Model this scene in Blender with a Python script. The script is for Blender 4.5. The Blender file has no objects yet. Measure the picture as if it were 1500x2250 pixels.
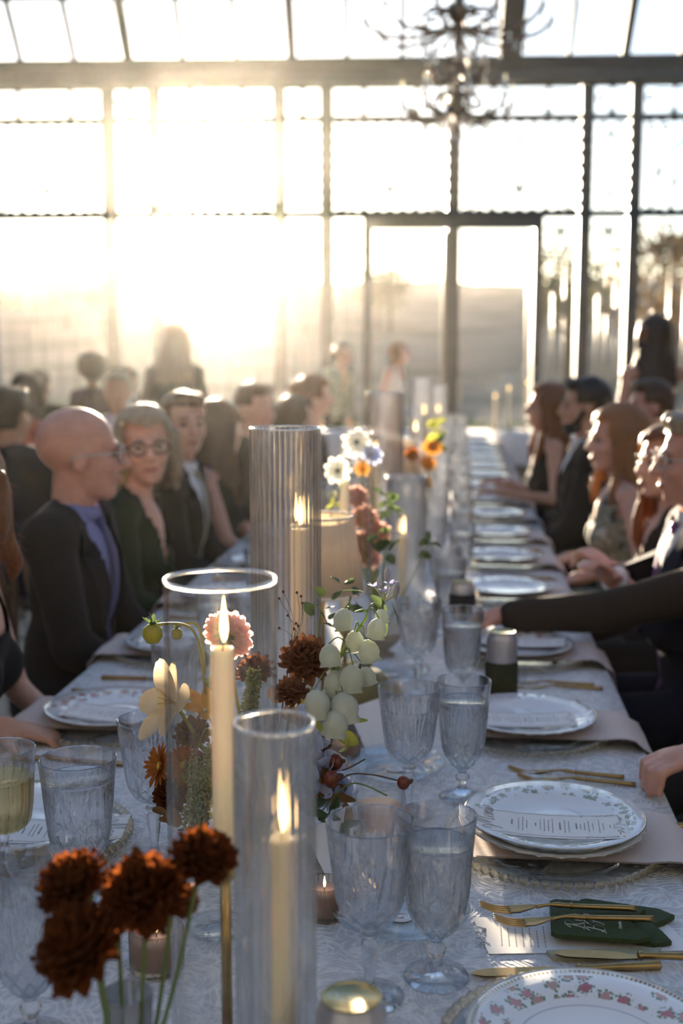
import bpy, bmesh, math, random
from mathutils import Vector as V, Matrix, noise
from mathutils.bvhtree import BVHTree
R = math.radians; PI = math.pi; TAU = 2*math.pi
random.seed(7)
C = bpy.context.scene.collection
sc = bpy.context.scene

# ------------------------------------------------------------------ camera
F = 2600.0; PCX, PCY = 750.0, 1125.0; VPX, HZY = 1014.0, 780.0
PITCH = math.atan((PCY-HZY)/F); YAW = math.atan((VPX-PCX)/(F/math.cos(PITCH)))
TZ = 0.76                                   # table top height
CAM = V((0.274, 0.0, TZ+0.745))
cd = bpy.data.cameras.new('camera'); cam = bpy.data.objects.new('camera', cd); C.objects.link(cam)
cam.location = CAM; cam.rotation_euler = (PI/2-PITCH, 0, YAW)
cd.sensor_fit = 'VERTICAL'; cd.sensor_height = 36.0; cd.sensor_width = 24.0
cd.lens = F/2250*36.0; cd.clip_start = 0.05; cd.clip_end = 3000
cd.dof.use_dof = True; cd.dof.focus_distance = 1.62; cd.dof.aperture_fstop = 3.0
sc.camera = cam
FWD = V((-math.sin(YAW)*math.cos(PITCH), math.cos(YAW)*math.cos(PITCH), -math.sin(PITCH)))
RT = V((math.cos(YAW), math.sin(YAW), 0)); UPV = RT.cross(FWD)
def ray(px, py): return FWD + RT*((px-PCX)/F) + UPV*((PCY-py)/F)
def P(px, py, z=TZ):
    d = ray(px, py); return CAM + d*((z-CAM.z)/d.z)
def PK(px, py, k): return CAM + ray(px, py)*k          # at depth k from the lens
def PY(px, py, y):
    d = ray(px, py); return CAM + d*(y/d.y)

# ------------------------------------------------------------------ sky, sun, exposure
SUN_EL, SUN_AZ = R(6.3), R(12.7)            # azimuth to the left of the table axis
w = bpy.data.worlds.new('sky'); sc.world = w; w.use_nodes = True
wn = w.node_tree.nodes; wl = w.node_tree.links
bg = wn['Background']
sky = wn.new('ShaderNodeTexSky'); sky.sky_type = 'NISHITA'; sky.sun_disc = False
sky.sun_elevation = SUN_EL; sky.sun_rotation = -SUN_AZ
sky.air_density = 1.0; sky.dust_density = 0.7; sky.ozone_density = 3.5; sky.altitude = 100
hs = wn.new('ShaderNodeHueSaturation'); hs.inputs['Saturation'].default_value = 0.8           # sky desaturated for colour balance
wl.new(sky.outputs[0], hs.inputs['Color']); wl.new(hs.outputs[0], bg.inputs[0]); bg.inputs[1].default_value = 0.36
sl = bpy.data.lights.new('sun', 'SUN'); so = bpy.data.objects.new('sun', sl); C.objects.link(so)
sl.energy = 34.0; sl.color = (1.0, 0.80, 0.59); sl.angle = R(0.6)
sd = V((-math.sin(SUN_AZ)*math.cos(SUN_EL), math.cos(SUN_AZ)*math.cos(SUN_EL), math.sin(SUN_EL)))
so.rotation_euler = sd.to_track_quat('Z', 'Y').to_euler(); so.location = sd*40
vs = sc.view_settings; vs.view_transform = 'Standard'; vs.look = 'None'; vs.gamma = 1.0; vs.use_curve_mapping = False
vs.exposure = 0.22
cy = sc.cycles; cy.use_denoising = True; cy.adaptive_threshold = 0.08; cy.sample_clamp_indirect = 4.0; cy.sample_clamp_direct = 0.0
cy.max_bounces = 8; cy.transmission_bounces = 8; cy.transparent_max_bounces = 20; cy.diffuse_bounces = 2; cy.glossy_bounces = 3
cy.volume_bounces = 0
HAZE = 0.0006; HAZE_OUT = 0.00007

# ------------------------------------------------------------------ tagging
def tag(o, label=None, cat=None, group=None, kind=None):
    if label: o['label'] = label
    if cat: o['category'] = cat
    if group: o['group'] = group
    if kind: o['kind'] = kind
    return o
def thing(name, label, cat, loc=(0,0,0), rz=0, group=None, parent=None):
    o = bpy.data.objects.new(name, None); C.objects.link(o); o.empty_display_size = .02
    o.location = loc; o.rotation_euler = (0, 0, rz); return tag(o, label, cat, group)
def copy_tree(o, parent=None, loc=None, rz=None, label=None, group=None):
    c = o.copy(); C.objects.link(c)
    if parent is not None: c.parent = parent
    if loc is not None: c.location = loc
    if rz is not None: c.rotation_euler = (c.rotation_euler[0], c.rotation_euler[1], rz)
    if label: c['label'] = label
    if group: c['group'] = group
    for ch in o.children: copy_tree(ch, c)
    return c

# ------------------------------------------------------------------ mesh builder
class MB:
    def __init__(s): s.v = []; s.f = []; s.mi = []; s.cur = 0
    def add(s, vs_, fs, m=None):
        b = len(s.v)
        s.v += [tuple(m @ V(p)) if m is not None else tuple(p) for p in vs_]
        s.f += [tuple(i+b for i in f) for f in fs]; s.mi += [s.cur]*len(fs); return s
    def box(s, c, d, m=None, rot=None):
        x, y, z = d[0]/2, d[1]/2, d[2]/2; c = V(c)
        vs_ = [V((i*x, j*y, k*z)) for i in (-1,1) for j in (-1,1) for k in (-1,1)]
        if rot is not None: vs_ = [rot @ p for p in vs_]
        return s.add([p+c for p in vs_], [(0,1,3,2),(4,6,7,5),(0,4,5,1),(2,3,7,6),(0,2,6,4),(1,5,7,3)], m)
    def lathe(s, prof, n=32, rf=None, m=None, closed=False, c=(0,0,0)):
        vs_ = []; fs = []; L = len(prof); c = V(c)
        for i, (r, z) in enumerate(prof):
            for j in range(n):
                t = TAU*j/n; rr = r if rf is None else rf(t, z, r, i)
                vs_.append((c.x+rr*math.cos(t), c.y+rr*math.sin(t), c.z+z))
        for i in range(L-1 if not closed else L):
            k = (i+1) % L
            for j in range(n):
                q = (j+1) % n; fs.append((i*n+j, i*n+q, k*n+q, k*n+j))
        if not closed:
            if prof[0][0] > 1e-6: fs.append(tuple(range(n))[::-1])
            if prof[-1][0] > 1e-6: fs.append(tuple((L-1)*n+j for j in range(n)))
        return s.add(vs_, fs, m)
    def tube(s, pts, rad, n=8, m=None, flat=1.0, cap=True):
        pts = [V(p) for p in pts]; L = len(pts)
        if not hasattr(rad, '__len__'): rad = [rad]*L
        t0 = (pts[1]-pts[0]).normalized(); u = t0.orthogonal().normalized(); vs_ = []; fs = []
        for i, p in enumerate(pts):
            t = (pts[min(i+1, L-1)]-pts[max(i-1, 0)])
            if t.length < 1e-9: t = t0
            t.normalize(); u = (u-t*u.dot(t))
            if u.length < 1e-6: u = t.orthogonal()
            u.normalize(); w_ = t.cross(u)
            for j in range(n):
                a = TAU*j/n; vs_.append(p+u*(math.cos(a)*rad[i])+w_*(math.sin(a)*rad[i]*flat))
        for i in range(L-1):
            for j in range(n):
                q = (j+1) % n; fs.append((i*n+j, i*n+q, (i+1)*n+q, (i+1)*n+j))
        if cap: fs += [tuple(range(n))[::-1], tuple((L-1)*n+j for j in range(n))]
        return s.add(vs_, fs, m)
    def ell(s, c, r, nu=12, nv=8, rot=None, m=None):
        if not hasattr(r, '__len__'): r = (r, r, r)
        c = V(c); vs_ = [V((0, 0, r[2]))]; fs = []
        for i in range(1, nv):
            a = PI*i/nv
            for j in range(nu):
                b = TAU*j/nu; vs_.append(V((r[0]*math.sin(a)*math.cos(b), r[1]*math.sin(a)*math.sin(b), r[2]*math.cos(a))))
        vs_.append(V((0, 0, -r[2])))
        for j in range(nu): fs.append((0, 1+j, 1+(j+1) % nu))
        for i in range(nv-2):
            for j in range(nu):
                a = 1+i*nu+j; b = 1+i*nu+(j+1) % nu; fs.append((a, a+nu, b+nu, b))
        e = len(vs_)-1; o = 1+(nv-2)*nu
        for j in range(nu): fs.append((e, o+(j+1) % nu, o+j))
        if rot is not None: vs_ = [rot @ p for p in vs_]
        return s.add([p+c for p in vs_], fs, m)
    def cap(s, a, b, ra, rb, n=12, m=None):            # tapered capsule
        a, b = V(a), V(b); d = b-a; L = max(d.length, 1e-5); d = d/L; pts = []; rad = []
        for i in range(4): t = PI/2*(i+.15)/4; pts.append(a-d*(ra*math.cos(t))); rad.append(ra*math.sin(t))
        pts += [a, b]; rad += [ra, rb]
        for i in range(4): t = PI/2*(3-i+.15)/4; pts.append(b+d*(rb*math.cos(t))); rad.append(rb*math.sin(t))
        return s.tube(pts, rad, n, m)
    def grid(s, fn, nu, nv, m=None, wrap=False):
        vs_ = [fn(i/nu, j/nv) for i in range(nu+1) for j in range(nv+1)]; w_ = nv+1
        return s.add(vs_, [(i*w_+j, (i+1)*w_+j, (i+1)*w_+j+1, i*w_+j+1) for i in range(nu) for j in range(nv)], m)
    def poly(s, pts, th, m=None):                       # flat polygon in XY extruded down by th
        n = len(pts); vs_ = [(p[0], p[1], 0) for p in pts]+[(p[0], p[1], -th) for p in pts]
        fs = [tuple(range(n)), tuple(range(2*n-1, n-1, -1))]+[(i, n+i, n+(i+1) % n, (i+1) % n) for i in range(n)]
        return s.add(vs_, fs, m)
    def mesh(s, name, mats, smooth=True):
        me = bpy.data.meshes.new(name); me.from_pydata(s.v, [], s.f)
        for mt in (mats if isinstance(mats, (list, tuple)) else [mats]): me.materials.append(mt)
        if any(s.mi): me.polygons.foreach_set('material_index', s.mi)
        bm = bmesh.new(); bm.from_mesh(me); bmesh.ops.recalc_face_normals(bm, faces=bm.faces); bm.to_mesh(me); bm.free()
        if smooth: me.polygons.foreach_set('use_smooth', [True]*len(me.polygons))
        return me
    def build(s, name, mats, parent=None, loc=None, rz=0, smooth=True, rot=None):
        o = bpy.data.objects.new(name, s.mesh(name, mats, smooth)); C.objects.link(o)
        if parent is not None: o.parent = parent
        if loc is not None: o.location = loc
        if rot is not None: o.rotation_euler = rot
        elif rz: o.rotation_euler = (0, 0, rz)
        return o
def inst(name, me, parent=None, loc=(0,0,0), rot=(0,0,0), scale=None):
    o = bpy.data.objects.new(name, me); C.objects.link(o); o.parent = parent; o.location = loc; o.rotation_euler = rot
    if scale is not None: o.scale = scale if hasattr(scale, '__len__') else (scale,)*3
    return o
def sharp(o, ang=40):
    me = o.data; 
    try: me.set_sharp_from_angle(angle=R(ang))
    except Exception: pass
    return o
def bez(pts, n=8):                                      # Catmull-Rom through points
    pts = [V(p) for p in pts]; out = []
    for i in range(len(pts)-1):
        p0, p1, p2, p3 = pts[max(i-1,0)], pts[i], pts[i+1], pts[min(i+2, len(pts)-1)]
        for j in range(n):
            t = j/n; out.append(.5*((2*p1)+(p2-p0)*t+(2*p0-5*p1+4*p2-p3)*t*t+(3*p1-p0-3*p2+p3)*t**3))
    out.append(pts[-1]); return out

# ------------------------------------------------------------------ materials
MATS = {}
class NT:
    def __init__(s, name):
        s.m = bpy.data.materials.new(name); s.m.use_nodes = True; s.t = s.m.node_tree; s.t.nodes.clear()
        s.out = s.t.nodes.new('ShaderNodeOutputMaterial')
    def n(s, ty, **kw):
        nd = s.t.nodes.new('ShaderNode'+ty)
        for k, v in kw.items():
            if hasattr(nd, k) and k not in nd.inputs.keys(): setattr(nd, k, v)
            else: s.put(nd.inputs[k.replace('_', ' ') if k not in nd.inputs.keys() else k], v)
        return nd
    def put(s, sock, v):
        if isinstance(v, bpy.types.NodeSocket): s.t.links.new(v, sock)
        elif isinstance(v, bpy.types.Node): s.t.links.new(v.outputs[0], sock)
        else:
            if sock.type == 'RGBA' and len(v) == 3: v = (*v, 1)
            sock.default_value = v
    def math(s, op, a, b=None, c=None):
        nd = s.t.nodes.new('ShaderNodeMath'); nd.operation = op
        for i, x in enumerate((a, b, c)):
            if x is not None: s.put(nd.inputs[i], x)
        return nd.outputs[0]
    def mix(s, fac, a, b):
        nd = s.t.nodes.new('ShaderNodeMix'); nd.data_type = 'RGBA'
        s.put(nd.inputs[0], fac); s.put(nd.inputs[6], a); s.put(nd.inputs[7], b); return nd.outputs[2]
    def ramp(s, fac, stops):
        nd = s.t.nodes.new('ShaderNodeValToRGB'); s.put(nd.inputs[0], fac); e = nd.color_ramp.elements
        while len(e) < len(stops): e.new(.5)
        for el, (p, c) in zip(e, stops): el.position = p; el.color = (*c, 1) if len(c) == 3 else c
        return nd.outputs[0]
    def coord(s, which='Object'): return s.n('TexCoord').outputs[which]
    def bump(s, h, strength=.3, dist=.002):
        nd = s.n('Bump', Strength=strength, Distance=dist); s.put(nd.inputs['Height'], h); return nd.outputs[0]
    def mixsh(s, fac, a, b):
        nd = s.t.nodes.new('ShaderNodeMixShader'); s.put(nd.inputs[0], fac)
        s.t.links.new(a.outputs[0], nd.inputs[1]); s.t.links.new(b.outputs[0], nd.inputs[2]); return nd
    def done(s, sh): s.t.links.new(sh.outputs[0], s.out.inputs[0]); return s.m
def mat(name, col, rough=.5, metal=0, var=.15, scale=30, bump=0, trl=0, sheen=0, spec=.5, sss=0, coat=0, col2=None, stretch=None):
    if name in MATS: return MATS[name]
    t = NT(name); co = t.coord()
    if stretch:
        mp = t.n('Mapping'); t.put(mp.inputs[0], co); mp.inputs[3].default_value = stretch; co = mp.outputs[0]
    nz = t.n('TexNoise', Scale=scale, Detail=4.0, Roughness=.6); t.put(nz.inputs['Vector'], co)
    c2 = col2 if col2 else tuple(max(0, c*(1-var)) for c in col); c1 = col if col2 else tuple(min(1, c*(1+var*.5)) for c in col)
    cc = t.ramp(nz.outputs[0], [(.3, c1), (.7, c2)])
    b = t.n('BsdfPrincipled', Roughness=rough, Metallic=metal); t.put(b.inputs['Base Color'], cc)
    b.inputs['Specular IOR Level'].default_value = spec
    if sheen: b.inputs['Sheen Weight'].default_value = sheen
    if coat: b.inputs['Coat Weight'].default_value = coat
    if sss: b.inputs['Subsurface Weight'].default_value = sss; b.inputs['Subsurface Radius'].default_value = (.02, .008, .004); b.inputs['Subsurface Scale'].default_value = .6
    if bump: t.put(b.inputs['Normal'], t.bump(nz.outputs[0], bump, .002))
    sh = b
    if trl:
        tr = t.n('BsdfTranslucent'); t.put(tr.inputs[0], cc); sh = t.mixsh(trl, b, tr)
    MATS[name] = t.done(sh); return MATS[name]
def glass(name, col=(1,1,1), rough=0.0, ior=1.5, clear=0.25):
    """refracting glass; a share of plain see-through keeps its shadow light"""
    if name in MATS: return MATS[name]
    t = NT(name); g = t.n('BsdfGlass', Color=col, Roughness=rough, IOR=ior)
    tr = t.n('BsdfTransparent', Color=col); MATS[name] = t.done(t.mixsh(clear, g, tr)); return MATS[name]
def thin(name, col=(1,1,1), rough=.02, base=.04, edge=.5):
    """thin clear wall: see-through head on, mirror-like towards the edge"""
    if name in MATS: return MATS[name]
    t = NT(name); lw = t.n('LayerWeight', Blend=.35); f = t.math('MULTIPLY_ADD', t.math('POWER', lw.outputs['Facing'], 2.5), edge, base)
    g = t.n('BsdfGlossy', Roughness=rough, Color=(1,1,1)); tr = t.n('BsdfTransparent'); t.put(tr.inputs[0], t.ramp(lw.outputs['Facing'], [(.55, col), (.97, tuple(c*(1-.55*(edge > .6)) for c in col))]))
    MATS[name] = t.done(t.mixsh(f, tr, g)); return MATS[name]
def emis(name, col, s):
    if name in MATS: return MATS[name]
    t = NT(name); e = t.n('Emission', Color=col, Strength=s); MATS[name] = t.done(e); return MATS[name]

# ------------------------------------------------------------------ the room
iron = mat('painted_iron', (.028, .031, .028), .5, .0, .3, 12, spec=.4)
iron_lit = mat('sunlit_iron', (.14, .12, .08), .32, .6, .3, 20)  # pale gold of sun glancing off the bars is in this colour
pane_m = thin('window_glass', (.97, .98, .97), .03, .01, .25)
def floor_mat():
    t = NT('stone_floor'); co = t.coord(); nz = t.n('TexNoise', Scale=6.0, Detail=6.0); t.put(nz.inputs['Vector'], co)
    b = t.n('BsdfPrincipled', Roughness=.35); t.put(b.inputs['Base Color'], t.ramp(nz.outputs[0], [(.3, (.16, .14, .115)), (.7, (.25, .22, .18))])); return t.done(b)
fl = tag(MB().box((0, 6, -.06), (16, 17.0, .1)).build('floor', mat('mortar', (.12, .11, .1), .8), smooth=False), kind='structure')
tile = MB().box((0,0,0), (.985, .985, .03)).mesh('floor_tile', floor_mat(), False)
for i in range(16):
    for j in range(17): inst('floor_tile', tile, fl, (-7.5+i, -2+j, -.013))

WY, WEPS = 14.5, R(3.4)                      # glazed end wall, a touch askew to the table
WO = V((0, WY, 0)); WU = V((math.cos(WEPS), math.sin(WEPS), 0)); WN = V((-math.sin(WEPS), math.cos(WEPS), 0))
def wuz(px, py):
    d = ray(px, py); t = (WO-CAM).dot(WN)/d.dot(WN); q = CAM+d*t; return (q-WO).dot(WU), q.z
def uu(px): return wuz(px, 480)[0]
def zz(py): return wuz(750, py)[1]
wall = tag(bpy.data.objects.new('wall_back', None), kind='structure'); C.objects.link(wall)
wall.location = WO; wall.rotation_euler = (0, 0, WEPS)
Z1, Z2, Z3, ZT = zz(472), zz(262), zz(182), zz(142)     # transom, upper transom, frieze top, beam top
nar = uu(343)-uu(243); wid = uu(995)-uu(718)
U = [uu(995)]                                           # mullion centres outward from the door axis
us = [uu(-590), uu(-490), uu(-130), uu(-30), uu(243), uu(343), uu(615), uu(718), uu(995), uu(1283), uu(1390), uu(1668), uu(1775), uu(2060)]
Z0 = 0.0
def bar(name, c, d, m=iron): return MB().box(c, d).build(name, m, wall, smooth=False)
for i, u in enumerate(us): bar('mullion', (u, 0, ZT/2), (.15 if i != 8 else .16, .16, ZT))
UA, UB = us[0], us[-1]; UM = (UA+UB)/2; UL = UB-UA
bar('transom', (UM, -.01, Z1), (UL, .12, .075)); bar('transom', (UM, -.01, Z2), (UL, .12, .06)); bar('sill', (UM, 0, .09), (UL, .2, .18))
bar('eaves_beam', (UM, -.04, (Z3+ZT)/2), (UL+.4, .34, ZT-Z3+.08))
bar('eaves_moulding', (UM, -.24, ZT-.03), (UL+.4, .08, .07))
def pane(u0, u1, z0, z1): MB().box(((u0+u1)/2, .015, (z0+z1)/2), (u1-u0, .006, z1-z0)).build('pane', pane_m, wall, smooth=False)
def scroll(mb, c, r, turns, sgn, n=14, rad=.012, y=-.02):
    pts = []
    for i in range(n+1):
        t = i/n; a = t*turns*TAU; q = r*(1-.75*t); pts.append((c[0]+sgn*q*math.cos(a), y, c[1]+q*math.sin(a)))
    mb.tube(pts, rad, 5)
def fleur(mb, u, z, s, y=-.02):                          # small cast finial
    mb.ell((u, y, z), (.018*s, .012, .05*s), 6, 5); mb.ell((u, y, z+.06*s), (.012*s, .01, .03*s), 6, 4)
    for g in (-1, 1): mb.ell((u+g*.03*s, y, z+.012*s), (.013*s, .01, .03*s), 6, 4, Matrix.Rotation(g*.6, 3, 'Y')); mb.ell((u+g*.035*s, y, z-.045*s), (.02*s, .01, .01*s), 6, 4)
for i in range(len(us)-1):
    a, b = us[i]+.075, us[i+1]-.075; narrow = (b-a) < .8; door = i in (7, 8); mid = (a+b)/2; wv = b-a
    pane(a, b, Z1+.035, Z2-.03); pane(a, b, Z2+.03, Z3-.015)
    mb = MB()                                            # frieze: inner rectangle with clips
    zf0, zf1 = Z2+.11, Z3-.11
    ia, ib = a+.14, b-.14
    mb.tube([(ia, -.02, zf0), (ib, -.02, zf0), (ib, -.02, zf1), (ia, -.02, zf1), (ia, -.02, zf0)], .007, 5)
    for q in ((.5,) if narrow else (.27, .73)):
        u = a+wv*q
        for z0_, z1_ in ((Z2+.02, zf0), (zf1, Z3)): mb.box((u, -.02, (z0_+z1_)/2), (.05, .012, z1_-z0_-.02)); mb.ell((u, -.02, (z0_+z1_)/2), (.045, .012, .03), 8, 5)
    for g, u in ((1, a), (-1, b)): scroll(mb, (u+g*.07, (zf0+zf1)/2), .055, 1.2, g)
    mb.build('frieze_ironwork', iron, wall)
    mb = MB()
    if narrow:
        for q in (.38, .62): mb.tube([(a+wv*q, -.02, Z1+.2), (a+wv*q, -.02, Z2-.2)], .006, 5)
        fleur(mb, mid, Z2-.2, 1.1); fleur(mb, mid, Z1+.22, 1.1)
        for g in (-1, 1): scroll(mb, (mid+g*.09, Z2-.11), .05, 1.2, g); scroll(mb, (mid+g*.09, Z1+.1), .05, 1.2, g)
    else:                                                # fanlight arches
        for r0, h0 in ((wv*.40, .80), (wv*.235, .47)):
            pts = [(mid+r0*math.cos(PI*k/24), -.02, Z1+.06+(Z2-Z1-.3)*h0*1.05*math.sin(PI*k/24)+.12*(1 if h0 > .6 else .6)) for k in range(25)]
            mb.tube([(pts[0][0], -.02, Z1+.03)]+pts+[(pts[-1][0], -.02, Z1+.03)], .022, 6)
        zi = Z1+.06+(Z2-Z1-.3)*.47*1.05+.07; zo = Z1+.06+(Z2-Z1-.3)*.8*1.05+.12
        mb.tube([(mid, -.02, zi), (mid, -.02, zo)], .018, 6)
        for g in (-1, 1):
            mb.tube([(mid+g*wv*.19, -.02, Z1+.34), (mid+g*wv*.375, -.02, Z1+.5)], .018, 6)
            for q in (.12, .3, .42): scroll(mb, (mid+g*wv*q, Z2-.13), .05, 1.3, g)
            fleur(mb, mid+g*wv*.40, Z2-.26, .9)
        fleur(mb, mid, Z1+.28, 1.7)
        for q in range(9): mb.ell((a+wv*(q+.5)/9, -.02, Z2-.045), (wv/22, .012, .02), 8, 4); mb.ell((a+wv*(q+.5)/9, -.02, Z1+.05), (wv/26, .012, .018), 8, 4)
    for g, u in ((1, a), (-1, b)):
        for q in range(7): mb.ell((u, -.02, Z1+.12+(Z2-Z1-.24)*q/6), (.016, .012, .05), 6, 4)
    mb.build('fanlight_ironwork' if not narrow else 'panel_ironwork', iron, wall)
    # lower lights
    if door:
        j = uu(808) if i == 7 else uu(1183)              # jamb between side light and door leaf
        bar('door_jamb', (j, 0, Z1/2), (.11, .14, Z1))
        bar('door_head', ((j+us[8])/2, 0, Z1-.09), (abs(j-us[8])-.1, .12, .16))
        lo, hi = (min(j, us[8])+.06, max(j, us[8])-.06)
        pane(lo+.02, hi-.02, .5, Z1-.18); bar('door_kick_panel', ((lo+hi)/2, 0, .34), (hi-lo, .06, .34))
        g = hi-.1 if i == 8 else lo+.1
        bar('door_stile', (hi-.035, -.01, Z1/2-.1), (.05, .05, Z1-.2), iron_lit); bar('door_handle', (us[8]-.12 if i == 7 else us[8]+.12, -.07, 1.05), (.03, .05, .22), iron_lit)
        sa, sb = (a, j-.055) if i == 7 else (j+.055, b)
        pane(sa, sb, .18, Z1-.04); nb = 2
    else:
        sa, sb = a, b; pane(a, b, .18, Z1-.04); nb = 3 if narrow else 6
    mb = MB()
    mb.tube([(sa, -.02, Z1-.42), (sb, -.02, Z1-.42)], .009, 5); mb.tube([(sa, -.02, .75), (sb, -.02, .75)], .009, 5)
    m_ = (sa+sb)/2; fleur(mb, m_, Z1-.22, 1.5)
    for g in (-1, 1): scroll(mb, (m_+g*(sb-sa)*.24, Z1-.2), min(.09, (sb-sa)*.2), 1.4, g); scroll(mb, (m_+g*(sb-sa)*.24, .5), min(.12, (sb-sa)*.2), 1.4, g)
    mb.build('grille_scrolls', iron, wall)
    for q in range(nb):
        u = sa+(sb-sa)*(q+1)/(nb+1); MB().tube([(u, -.02, .18), (u, -.02, Z1-.42)], .011, 6).build('grille_bar', iron_lit, wall)

# unseen solid walls added at the sides and rear to cut sky light
unseen_wall_m = mat('unseen_wall_grey', (.075, .078, .075), .85, var=.12, scale=3)
for nm, c_, d_ in (('unseen_wall_left', (-7.9, 6.1, 2.4), (.2, 16.6, 5.0)), ('unseen_wall_right', (7.9, 6.1, 2.4), (.2, 16.6, 5.0)), ('unseen_wall_front', (0, -2.3, 2.4), (15.6, .2, 5.0))):
    tag(MB().box(c_, d_).build(nm, unseen_wall_m, smooth=False), kind='structure')

# glazed roof rising from the eaves towards the room
roof = tag(bpy.data.objects.new('ceiling', None), kind='structure'); C.objects.link(roof)
roof.location = WO+V((0, 0, ZT)); roof.rotation_euler = (0, 0, WEPS)
SL = R(48); RL = 4.6
rm = Matrix.Rotation(-(PI/2-SL), 4, 'X')                 # local: z runs up the slope
def rbar(name, c, d): MB().box(c, d).build(name, iron, roof, smooth=False, rot=(PI/2-SL, 0, 0))
pw = .645; k0 = uu(1000)
nlo, nhi = -11, 9
for i in range(nlo, nhi+1):
    u = k0+i*pw; big = i % 3 == 0
    rbar('rafter', (u, 0, RL/2), (.10 if big else .055, .12 if big else .08, RL))
PHs = [0, .86, 1.72, 2.6, 3.5, 4.6]
for q in PHs[1:]: rbar('purlin', (k0+(nlo+nhi)*pw/2, 0, q), ((nhi-nlo)*pw, .09, .065))
for i in range(nlo, nhi):
    for a_, b_ in zip(PHs, PHs[1:]):
        MB().box((k0+(i+.5)*pw, 0, (a_+b_)/2), (pw-.05, .006, b_-a_-.04)).build('roof_pane', pane_m, roof, smooth=False, rot=(PI/2-SL, 0, 0))
for px_ in (1106, -20):
    rbar('truss', (uu(px_)+.02, -.12, RL/2), (.26, .22, RL))

# ------------------------------------------------------------------ haze volume added to the room for veiling sun glare
t = NT('haze'); vv = t.n('VolumeScatter', Density=HAZE, Anisotropy=.93, Color=(1, .96, .9)); t.t.links.new(vv.outputs[0], t.out.inputs['Volume'])
tag(MB().box((0, 5.8, 2.42), (15.4, 15.9, 4.8)).build('haze', t.m, smooth=False), 'thin haze added in the glazed hall for veiling sun glare', 'haze', kind='stuff')

t = NT('evening_haze'); vv = t.n('VolumeScatter', Density=HAZE_OUT, Anisotropy=.75, Color=(1, .93, .86)); t.t.links.new(vv.outputs[0], t.out.inputs['Volume'])
tag(MB().box((0, 216, 22), (500, 400, 60)).build('evening_haze', t.m, smooth=False), 'warm evening haze over the meadow and ridge outside', 'haze', kind='stuff')

# ------------------------------------------------------------------ outdoors
def grass_mat():
    t = NT('meadow'); co = t.coord(); nz = t.n('TexNoise', Scale=.12, Detail=8.0); t.put(nz.inputs['Vector'], co)
    b = t.n('BsdfDiffuse', Roughness=.9); t.put(b.inputs['Color'], t.ramp(nz.outputs[0], [(.3, (.17, .165, .12)), (.55, (.30, .26, .21)), (.75, (.23, .205, .18))])); return t.done(b)
def land(u, v):
    x = -260+520*u; y = 15.6+360*v; d = max(0, (y-60)/300)
    h = (d**1.1)*23+noise.noise(V((x*.012, y*.012, 3)))*7*d+noise.noise(V((x*.05, y*.05, 9)))*1.5*d
    return (x, y, -.16+max(0, h)-.001*max(0, y-15))
tag(MB().grid(land, 60, 50).build('ground', grass_mat()), kind='structure')
leaf_m = [mat('hedge_leaf', (.05, .085, .025), .6, var=.5, scale=9, trl=.25), mat('autumn_leaf', (.16, .10, .035), .6, var=.5, scale=9, trl=.3), mat('olive_leaf', (.11, .12, .05), .6, var=.4, scale=9, trl=.3)]
bark = mat('bark', (.07, .05, .035), .9, bump=.5, scale=8)
def leaves(mb, c, r, n, s, rng):
    for _ in range(n):
        d = V((rng.gauss(0,1), rng.gauss(0,1), rng.gauss(0,1))).normalized()*(rng.random()**.4)
        p = V(c)+V((d.x*r[0], d.y*r[1], d.z*r[2])); a = V((rng.gauss(0,1), rng.gauss(0,1), rng.gauss(0,1))).normalized(); b = a.orthogonal().normalized()
        mb.add([p-a*s, p+b*s*.5, p+a*s, p-b*s*.5], [(0,1,2,3)])
def tree(name, label, x, y, h, w_, m, seed, n=900):
    rng = random.Random(seed); z0 = -.3
    for _ in range(1): z0 = land((x+260)/520, (y-15.6)/360)[2]-.2
    t = thing(name, label, 'tree', (x, y, z0), group=None)
    MB().tube(bez([(0,0,0), (.02*h,0,.3*h), (0,.02*h,.62*h)], 4), [.03*h]*5+[.018*h]*4, 7).build('trunk', bark, t)
    mb = MB()
    for i in range(9):
        a = rng.random()*TAU; q = rng.random()
        leaves(mb, (math.cos(a)*w_*.3*q, math.sin(a)*w_*.3*q, h*(.45+.42*rng.random())), (w_*.26, w_*.26, h*.16), n//9, h*.035, rng)
    mb.build('crown', m, t)
tree('oak_tree', 'tall loose oak tree beyond the right door leaf', 5.6, 62, 7.6, 6, leaf_m[2], 1)
tree('oak_tree', 'broad leafy tree standing right of the tall loose oak', 11.5, 66, 8.6, 8, leaf_m[1], 2)
tree('oak_tree', 'rusty autumn tree outside the right end bay', 21.5, 54, 9.0, 8, leaf_m[1], 3)
tree('oak_tree', 'olive green tree outside the narrow right bay', 16.5, 75, 9.5, 9, leaf_m[2], 4)
tree('bushy_tree', 'low round tree on the ridge left of the double door', -7, 120, 7, 8, leaf_m[2], 5)
for i in range(7):
    tree('ridge_tree', 'small hazy tree on the far left ridge', -52+i*7.2, 128+6*math.sin(i*2.1), 8.5-2*math.sin(i*1.7)**2, 9, leaf_m[i % 3], 20+i, 500)
for o in [o for o in C.objects if o.name.startswith('ridge_tree')]: o['group'] = 'hazy trees on the far left ridge'
rng = random.Random(4)
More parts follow.
